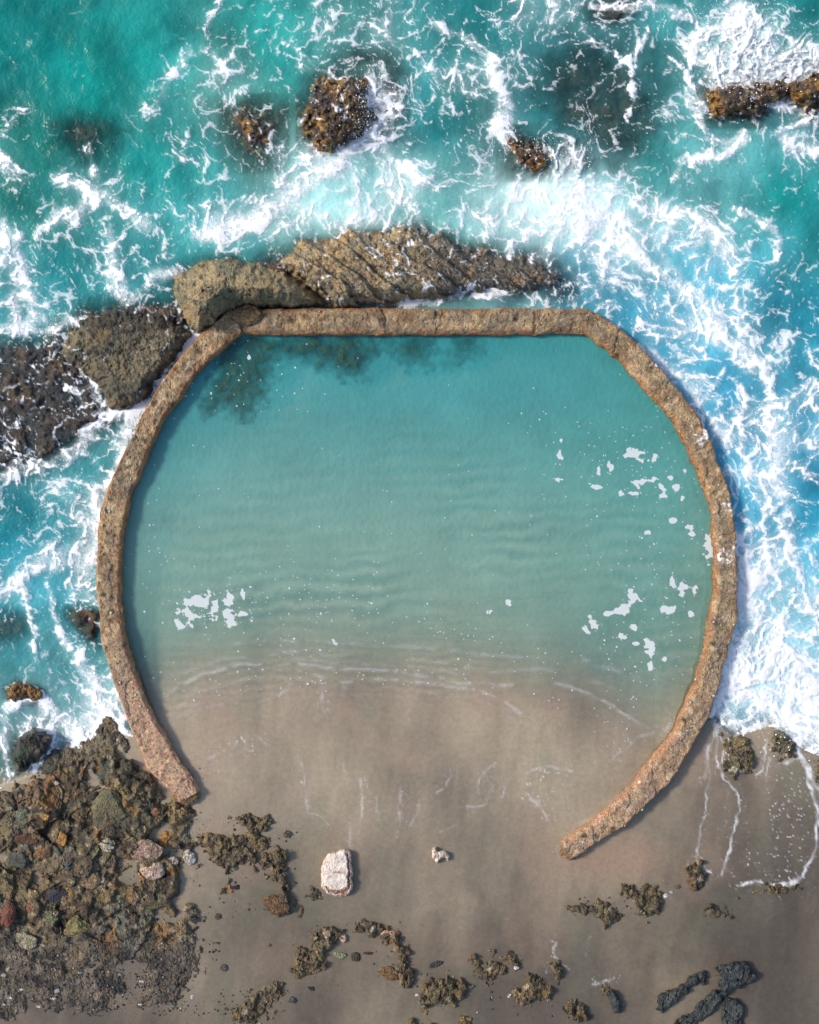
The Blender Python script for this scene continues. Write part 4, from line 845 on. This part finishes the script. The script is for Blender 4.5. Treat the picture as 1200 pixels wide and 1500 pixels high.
# ================================================================ THE BEACH AND SEABED
SAND_STREAMS = [
 ([(1047,1055),(1045,1080),(1037,1110),(1030,1140)],3,.5),([(1050,1060),(1050,1100),(1058,1140),(1075,1155),(1082,1165),(1082,1190),(1075,1225),(1065,1255),(1058,1280)],2.2,.75),
 ([(1055,1075),(1063,1095),(1060,1120),(1058,1135)],2,.8),([(1124,1085),(1122,1105),(1115,1125),(1105,1135)],1.8,.8),([(1127,1110),(1123,1145)],2,.4),
 ([(1037,1110),(1035,1180),(1027,1220),(1020,1245),(1020,1258),(1037,1275)],1.8,.5),([(1020,1258),(1027,1268),(1038,1278)],2,.9),([(1010,1265),(1004,1280)],1.6,.6),
 ([(1168,1095),(1180,1120),(1195,1150),(1215,1175)],5,.95),([(1175,1105),(1190,1160),(1195,1190),(1203,1210)],3.5,.9),([(1197,1195),(1195,1240),(1186,1265),(1175,1288)],2.6,.9),([(1150,1115),(1175,1108)],4,.8),
 ([(1175,1286),(1160,1292),(1140,1296),(1110,1291),(1080,1298)],2.6,.95),([(1130,1298),(1155,1295),(1172,1288)],5,.9),
 ([(815,1380),(813,1395),(820,1410),(830,1418)],1.8,.9),([(864,1372),(857,1400)],1.4,.4),([(868,1441),(880,1441),(900,1432)],2,.9),([(800,1425),(806,1410)],1.4,.5),
 ([(820,1258),(817,1243),(826,1228)],1.8,.6),([(836,1225),(846,1208),(870,1195)],4,.35),
 ([(437,1105),(445,1120),(446,1150),(452,1190),(470,1195),(480,1210)],1.6,.55),([(497,1110),(500,1122),(515,1145)],1.5,.5),([(528,1140),(532,1170),(530,1200),(526,1222)],2.2,.6),([(550,1165),(557,1205)],1.6,.45),([(588,1155),(587,1190),(585,1220)],2.4,.5),([(612,1180),(603,1208)],2,.45),
 ([(727,1118),(712,1130),(704,1142),(697,1162)],1.7,.95),([(716,1140),(724,1150),(710,1178),(684,1180)],2.2,.6),([(741,1146),(738,1165)],1.8,.6),([(663,1133),(656,1150),(640,1160)],2.2,.6),
 ([(770,1132),(800,1124),(840,1130)],3,.5),([(774,1168),(790,1182),(802,1200)],3,.6),([(650,1217),(668,1208)],2,.5),([(306,1112),(320,1106)],3,.6),([(338,1095),(345,1088)],3,.6),([(380,1082),(392,1090)],3,.6),([(470,1015),(476,1045)],3,.6),([(355,1085),(360,1092)],3,.6),
 ([(405,1020),(430,1000)],2,.6),([(510,1205),(512,1240)],2.2,.5),([(900,1110),(930,1085),(955,1075)],3,.4),([(975,1070),(985,1060)],4,.6),
]
WAVE_LINES = [
 [(225,1034),(250,1014),(300,988),(350,975),(400,972),(433,973),(500,979),(600,987),(680,1001),(740,1004),(800,1000),(840,1005),(880,1024),(930,1054),(965,1078)],
 [(400,981),(433,981),(463,988),(493,1001),(533,997),(587,998),(667,1005),(700,1012),(743,1030),(767,1047),(800,1060)],
 [(240,995),(320,968),(420,955),(520,962),(620,965),(720,985),(800,980),(880,1000),(950,1030)],[(300,950),(400,938),(520,944),(640,950),(760,962),(860,968),(960,1000)],[(420,965),(520,972),(620,978),(700,993)],[(330,1000),(400,990),(460,998),(520,1010)],[(600,1012),(680,1020),(740,1045),(790,1080)],
 [(800,1060),(830,1082),(848,1115),(858,1150),(868,1190)],[(815,1055),(845,1095),(870,1140)],
 [(240,1060),(290,1040),(340,1030),(390,1026),(430,1010)],[(250,1040),(300,1012),(350,998),(400,990)],
]
ax = axis(-60, 1260, 2.0, 18000); ay = np.r_[axis(-60, 952, 4.0, 18000)[:-len(axis(0, 1, 1, 18000)) + 2], 0]
ay = np.r_[-60 - np.cumsum(4.0 * 1.6 ** np.arange(1, 19))[::-1], np.arange(-60, 956, 4.0), np.arange(956, 1560, 1.8), 1560 + np.cumsum(2.0 * 1.6 ** np.arange(1, 20))]
PX, PY = np.meshgrid(ax, ay); Z = ground_z(PX, PY); X, Y = PX / S, PY / S
cx = PX + 5 * fbm(X * 1.6, Y * 1.6, 3, 411) + 2 * fbm(X * 6, Y * 6, 2, 410); cy = PY + 4 * fbm(X * 2 + 7, Y * 2, 3, 409)
fo = np.zeros(PX.shape)
sk_ = worley(X * 12 + .9 * fbm(X * 5, Y * 5, 3, 412), Y * 10 + .9 * fbm(X * 5 + 9, Y * 5, 3, 408), 413); spk = smooth(.10 + .22 * _R1[sk_[2]], .03, sk_[0]); brk = smooth(-.25, .25, fbm(X * 5, Y * 3, 3, 414))
for pts, w, v in SAND_STREAMS:
    q = np.array(pts); m = (PX > q[:, 0].min() - 30) & (PX < q[:, 0].max() + 30) & (PY > q[:, 1].min() - 30) & (PY < q[:, 1].max() + 30)
    far_ = q[:, 0].mean() < 1000; v_ = v * (.45 if far_ else 1.0)
    d, t = line_dist(cx[m], cy[m], pts); fo[m] = np.maximum(fo[m], v_ * np.clip(1.2 - d / (w * .85), 0, 1) * (.30 + .70 * brk[m]))
    fo[m] = np.maximum(fo[m], .85 * v * np.exp(-(d / (w * 3.6)) ** 2) * spk[m] * (.25 + .75 * brk[m]))
for (hx, hy, rx, ry, v) in [(1155,1190,26,100,.5),(790,1140,50,18,.22),(350,1092,50,18,.2),(900,1090,60,50,.12),(790,1168,40,16,.26),(1130,1265,60,25,.35),(310,1140,60,30,.12),(1075,1200,30,80,.14)]:
    g = np.exp(-((PX - hx) / rx) ** 2 - ((PY - hy) / ry) ** 2); fo = np.maximum(fo, smooth(.08, .5, v * g * 2 * (.5 + .9 * brk)) * spk * (_R2[sk_[2]] < .55) * .75)
fo[(PY < 985) | in_poly(PX, PY, [(-60, 1080), (210, 1080), (290, 1180), (290, 1500), (-60, 1500)])] = 0
n1 = fbm(X * .35, Y * .22, 4, 421); n2 = fbm(X * 1.5 + .12 * Y, Y * .22, 4, 422); n3 = fbm(X * .5 + 9, Y * .5, 3, 423); n4 = fbm(X * 4.2 + .9 * Y, Y * .6, 3, 424)
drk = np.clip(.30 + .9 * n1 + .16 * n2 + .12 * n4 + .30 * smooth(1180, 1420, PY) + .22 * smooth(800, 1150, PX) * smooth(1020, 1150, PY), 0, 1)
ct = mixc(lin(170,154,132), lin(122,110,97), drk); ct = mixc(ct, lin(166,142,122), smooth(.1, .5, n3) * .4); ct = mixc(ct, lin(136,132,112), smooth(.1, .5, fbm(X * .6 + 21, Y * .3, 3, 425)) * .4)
ct = mixc(ct, lin(84,78,68), smooth(.2, .5, fbm(X * 1.0 + 3, Y * .8, 4, 426)) * smooth(1180, 1330, PY) * .18)
sw_ = ridged(X * .8 + .5 * fbm(X * .6, Y * .6, 3, 427), Y * .45 + .6 * fbm(X * .7 + 5, Y * .5, 3, 428), 4, 429); ct = ct * (1 + .14 * (sw_ - .62) * smooth(1040, 1160, PY))[..., None]
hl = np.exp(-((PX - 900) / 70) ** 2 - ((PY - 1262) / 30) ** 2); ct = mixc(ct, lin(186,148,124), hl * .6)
rip = floor_ripple(PX, PY, shore_t(PX, PY), in_poly(PX, PY, RING)); ct = ct * np.clip(1 + rip * (.10 + .12 * smooth(1010, 960, PY) + .44 * smooth(930, 840, PY)), .3, 2)[..., None] * np.array((.90, .90, .87)) * (1 - .37 * smooth(1090, 1420, PY))[..., None] * (1 - .20 * smooth(850, 1150, PX) * smooth(1050, 1200, PY))[..., None]  # troughs darkened; near shore this paints sky reflection on wavelets into sand
wet = np.clip(.55 + .5 * n2 + .3 * smooth(1300, 1050, PY), 0, 1)
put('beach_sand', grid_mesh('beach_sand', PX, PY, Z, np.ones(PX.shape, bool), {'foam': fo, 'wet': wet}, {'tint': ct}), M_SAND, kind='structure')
# ================================================================ THE SEA
BODY = [(810,285,196,222,212),(880,310,170,214,210),(560,330,165,205,198),(480,290,150,200,195),(640,180,16,109,109),(670,120,8,107,103),(840,110,32,79,80),(900,180,48,91,88),(960,110,32,96,95),(800,200,32,102,105),(560,130,72,102,96),(370,190,72,104,91),(330,130,72,139,130),(1060,270,88,163,161),(110,190,16,89,83),(150,230,4,102,96),(40,230,0,115,104),(1160,120,16,93,105),(40,40,0,109,104),(130,110,3,141,130),(230,90,3,139,130),(60,300,0,119,109),(250,240,16,139,132),(400,60,11,139,130),(330,330,48,148,148),(620,130,16,130,130),(600,300,88,165,159),(690,40,4,120,119),(800,170,40,120,121),(880,130,32,96,98),(960,250,56,153,147),(1140,300,0,126,121),(1180,40,8,111,109),(1000,60,32,130,130),
 (60,420,0,120,124),(20,440,0,119,121),(180,400,11,128,130),(900,470,16,119,147),(980,520,24,139,167),(1060,600,32,148,179),(1150,520,0,119,139),(1180,650,8,130,158),(1020,420,24,148,172),(1120,760,24,139,167),(1120,900,96,172,189),(880,400,16,120,140),
 (60,560,16,65,63),(80,640,16,78,78),(60,720,12,111,119),(40,820,24,135,149),(100,900,40,130,137),(60,960,56,130,132),(60,1040,88,139,140),(120,700,24,120,123),(40,1130,80,120,120)]
def body_colour(PX, PY):
    acc = np.zeros(PX.shape + (3,)); ws = np.zeros(PX.shape); x = PX + 30 * fbm(PX / S * .5, PY / S * .5, 2, 431); y = PY + 30 * fbm(PX / S * .5, PY / S * .5 + 9, 2, 432)
    for bx, by, r, g, b in BODY:
        w = 1 / (((x - bx) ** 2 + (y - by) ** 2) / 900 + 1.0) ** 1.6; acc += w[..., None] * lin(max(r, 1), g, b); ws += w
    return acc / ws[..., None]
fx = np.arange(-60, 1261, 1.5); fy = np.arange(-60, 1181, 1.5)
gx = np.r_[np.arange(4, 450, 4.0), 450 + np.cumsum(5 * 1.7 ** np.arange(1, 16))]; ax = np.r_[-60 - gx[::-1], fx, fx[-1] + gx]; ay = np.r_[-60 - gx[::-1], fy, fy[-1] + np.cumsum(3 * 1.6 ** np.arange(0, 8))]
PX, PY = np.meshgrid(ax, ay); X, Y = PX / S, PY / S
ins = in_poly(PX, PY, RING); bed = bed_z(PX, PY); f, veil, core, u = foam_fields(PX, PY, ins)
far = smooth(600, 3000, np.maximum(np.abs(PX - 600), np.abs(PY - 750)))
dep = np.clip(-bed, 0, None); dep = blur(dep, 2, 1)
z = (1 - far) * (.07 * fbm(X * .35, Y * .45, 3, 441) + .035 * fbm(X * 1.2, Y * 1.2, 3, 442) + .03 * blur(f, 3) + .012 * blur(f, 1, 1) + .16 * core * (.6 + .8 * (u - .5))) - .02
z = z * smooth(-.02, .35, dep) + 0.0
op = 1 - np.exp(-dep * 1.05 - .03); op = np.clip(op + .30 * veil * smooth(.02, .4, dep), 0, .97)
bc = body_colour(PX, PY); bc = mixc(bc, lin(178,220,220), np.clip(veil * 1.0, 0, 1) * .36) * (1.14 + .45 * fbm(X * .55, Y * .55, 4, 445))[..., None]
# foam also runs thinly over the awash rocks
f = f * smooth(-.30, -.02, -bed + .10)
sea = put('sea', grid_mesh('sea', PX, PY, z, ~ins, {'foam': f, 'opacity': op}, {'body': bc}), M_SEA, kind='structure')
def foam_sheet(name, thr, ff, zz, keep, lift, label, mat=None):
    m = ff > thr; m[1:] |= m[:-1].copy(); m[:-1] |= m[1:].copy(); m[:, 1:] |= m[:, :-1].copy(); m[:, :-1] |= m[:, 1:].copy()
    put(name, grid_mesh(name, PX, PY, zz + lift, keep & m, {'foam': ff}), mat or M_FOAM, label=label, cat='foam', kind='stuff')
foam_sheet('sea_foam', .96, f, z, ~ins & (np.abs(PX - 600) < 1000), .006, 'white churning foam spread over the turquoise sea around the pool')
# ================================================================ THE POOL WATER
fx = np.arange(135, 1095, 1.1); fy = np.arange(440, 1200, 1.1); PX, PY = np.meshgrid(fx, fy); X, Y = PX / S, PY / S
ins = in_poly(PX, PY, RING); bed = bed_z(PX, PY); dep = np.clip(-bed, 0, None); dep = blur(dep, 1, 1)
FLAKES = [(930,663,20,14),(893,683,9,12),(877,685,5,14),(820,668,6,12),(822,645,5,7),(940,675,10,7),(960,670,8,16),(932,707,9,14),(950,705,22,9),(970,713,14,12),(972,727,14,12),(993,715,9,8),(875,713,18,5),(910,722,10,9),(815,702,12,6),(930,723,16,6),(1000,728,5,7),
 (927,873,20,14),(915,893,19,22),(867,918,15,18),(910,932,13,9),(890,899,13,6),(928,917,10,8),(1000,861,26,14),(985,850,9,14),(977,893,22,10),(953,950,15,18),(928,943,11,5),(1012,781,10,24),(1038,800,16,34),(947,780,10,6),(987,763,8,9),(1018,863,8,12),(1012,897,8,8),(953,975,7,10),(975,965,7,7),
 (300,882,60,20),(277,903,18,30),(327,900,24,16),(353,900,18,7),(330,877,20,14),(355,867,9,12),(262,913,12,10),(260,893,9,13),(290,903,16,9),(340,915,14,7),(315,895,16,8),(489,942,9,12),(745,882,9,8),(720,895,9,5),(1005,690,6,10),(985,700,8,6),(283,562,9,4),(272,580,7,4),(300,520,4,4),(310,575,5,6),(365,525,4,4)]
fl = np.zeros(PX.shape); nz = fbm(X * 4, Y * 4, 4, 451); nz2 = fbm(X * 11, Y * 11, 3, 452)
for hx, hy, w, h in FLAKES:
    m = (np.abs(PX - hx) < w * 1.6 + 8) & (np.abs(PY - hy) < h * 1.6 + 8)
    r = np.hypot((PX[m] - hx) / (w * .56), (PY[m] - hy) / (h * .56)); fl[m] = np.maximum(fl[m], smooth(-.10, .45, 1 - r * 1.1 + 1.5 * nz[m] + .55 * nz2[m]))
w1, _, wi = worley(X * 6.5 + .3 * nz, Y * 6.5, 453); dens = np.zeros(PX.shape)
for hx, hy, rx, ry, v in [(320,890,80,30,.45),(450,890,120,50,.33),(540,880,110,50,.14),(930,690,110,70,.22),(960,890,90,110,.20),(650,930,200,60,.10),(420,1000,160,60,.16),(900,980,130,70,.18),(330,540,60,60,.12),(210,800,40,200,.09),(600,1000,330,60,.12),(700,760,260,160,.015),(340,640,120,120,.03),(350,570,120,80,.06)]:
    dens = np.maximum(dens, v * np.exp(-((PX - hx) / rx) ** 2 - ((PY - hy) / ry) ** 2))
size = .05 + .17 * _R1[wi] ** 2
fl = np.maximum(fl, smooth(size, size * .5, w1) * (_R3[wi] < dens * .8 * (.4 + 1.2 * smooth(-.2, .3, fbm(X * 1.8, Y * 1.8, 3, 461)))) * 1.1)
w1, _, wi = worley(X * 13, Y * 13, 454); fl = np.maximum(fl, smooth(.22, .1, w1) * (_R3[wi] < dens * .4) * .95)
ridge = np.zeros(PX.shape); pale = np.zeros(PX.shape)
ux = PX + 3 * fbm(X * 1.3, Y * 1.3, 3, 455); uy = PY + 3 * fbm(X * 1.3 + 7, Y * 1.3, 3, 456)
for k, L in enumerate(WAVE_LINES):
    d, t = line_dist(ux, uy, L); e = smooth(0, .08, t) * smooth(1, .92, t); ridge += e * (.03 if k < 2 else .014) * np.exp(-(d / 5) ** 2); pale = np.maximum(pale, e * (.19 if k < 2 else .09) * np.exp(-(d / 2.8) ** 2) * smooth(-.35, .3, fbm(X * 2.2, Y * 3.2, 3, 460)))  # pale: painted highlights along the wave crests, carried as faint foam
sw = np.sin(2 * np.pi * (Y * 1.9 + .5 * fbm(X * .45, Y * .6, 3, 457)))
z = .006 * fbm(X * .8, Y * 1.6, 3, 458) + .004 * sw * smooth(880, 1000, PY) + ridge
zz = np.where(bed > -.03, np.maximum(z, bed + .006), z); lim = smooth(.13, .06, bed); film = smooth(.20, .02, bed)
op = 1 - np.exp(-dep * 1.55); op = np.clip(op, 0, .93)
gd = np.clip(-ground_z(PX, PY), 0, None); bc = mixc(lin(140,150,136), lin(132,178,164), smooth(.02, .32, gd)); bc = mixc(bc, lin(58,148,150), smooth(.45, .92, gd)); bc = mixc(bc, lin(92,158,146), .4 * smooth(600, 1000, PX) * smooth(.1, .5, gd))
bc = bc * (1.13 + .12 * fbm(X * .5, Y * .9, 4, 459))[..., None]
put('pool_water', grid_mesh('pool_water', PX, PY, z, ins & (bed < .06), {'foam': np.clip(pale, 0, 1) * smooth(.05, .0, bed), 'opacity': op}, {'body': bc}), M_POOL, kind='structure')
foam_sheet('pool_foam', .06, fl * (bed < -.01), z, ins, .004, 'thin white flakes of foam drifting on the calm pool water', M_FLAKE)
# ================================================================ SPRAY
def spray(name, spots, seed, label):
    rs = np.random.RandomState(seed); v, f = ico(1); V = []; F = []; k = 0
    for (x0, y0), (x1, y1), spread, up, n in spots:
        for _ in range(n):
            t = rs.uniform(); h = abs(rs.randn()) * up * .5; px = x0 + (x1 - x0) * t + rs.randn() * spread * (1 + h); py = y0 + (y1 - y0) * t + rs.randn() * spread * (1 + h)
            z = max(top_z(px, py), 0) + .02 + h; r = rs.uniform(0, 1) ** 6 * .016 + .004; X, Y = to_m(px, py, z)
            V.append(v * r * (1 + .25 * rs.randn(3)) + np.array([float(X), float(Y), z])); F.append(f + k * len(v)); k += 1
    put(name, mesh_np(name, np.vstack(V), np.vstack(F)), M_FOAM, label=label, cat='spray', kind='stuff')
spray('sea_spray', [((540,115),(545,190),14,.5,900),((540,190),(470,250),10,.25,450),((1085,20),(1092,110),24,.7,1500),((1085,118),(1200,80),14,.4,800),((740,200),(850,240),14,.2,350),((1060,1040),(1200,1090),14,.15,500)], 3, 'white spray thrown up where waves break on the rocks')
# ================================================================ LIGHT, SKY, CAMERA
EL, AZ = math.radians(38), math.radians(14)        # low sun from the left of the picture, a little above it
sd = bpy.data.lights.new('sun', 'SUN'); sd.energy = SUN; sd.angle = math.radians(10.0); sd.color = (1, .91, .78)
so = bpy.data.objects.new('sun', sd); COL.objects.link(so); so.location = (-20, 5, 20)
from mathutils import Vector
to_sun = Vector((-math.cos(EL) * math.cos(AZ), math.cos(EL) * math.sin(AZ), math.sin(EL)))
so.rotation_euler = to_sun.to_track_quat('Z', 'Y').to_euler()
world = bpy.data.worlds.new('World'); scene.world = world; world.use_nodes = True; wn = world.node_tree
sky = wn.nodes.new('ShaderNodeTexSky'); sky.sky_type = 'NISHITA'; sky.sun_disc = False; sky.sun_elevation = EL; sky.sun_rotation = math.atan2(to_sun.x, to_sun.y)
sky.air_density = 1.0; sky.dust_density = 1.5
bg = wn.nodes['Background']; wn.links.new(sky.outputs[0], bg.inputs[0]); bg.inputs[1].default_value = SKY
cam = bpy.data.cameras.new('camera'); cam.sensor_fit = 'VERTICAL'; cam.angle = 2 * math.atan(12.5 / CAM_H); cam.clip_end = 2000
co = bpy.data.objects.new('camera', cam); COL.objects.link(co); co.location = (0, 0, CAM_H); scene.camera = co
scene.view_settings.view_transform = 'Standard'; scene.view_settings.look = 'None'; scene.view_settings.exposure = EXPO; scene.view_settings.gamma = 1
scene.cycles.transparent_max_bounces = 8; scene.cycles.max_bounces = 6
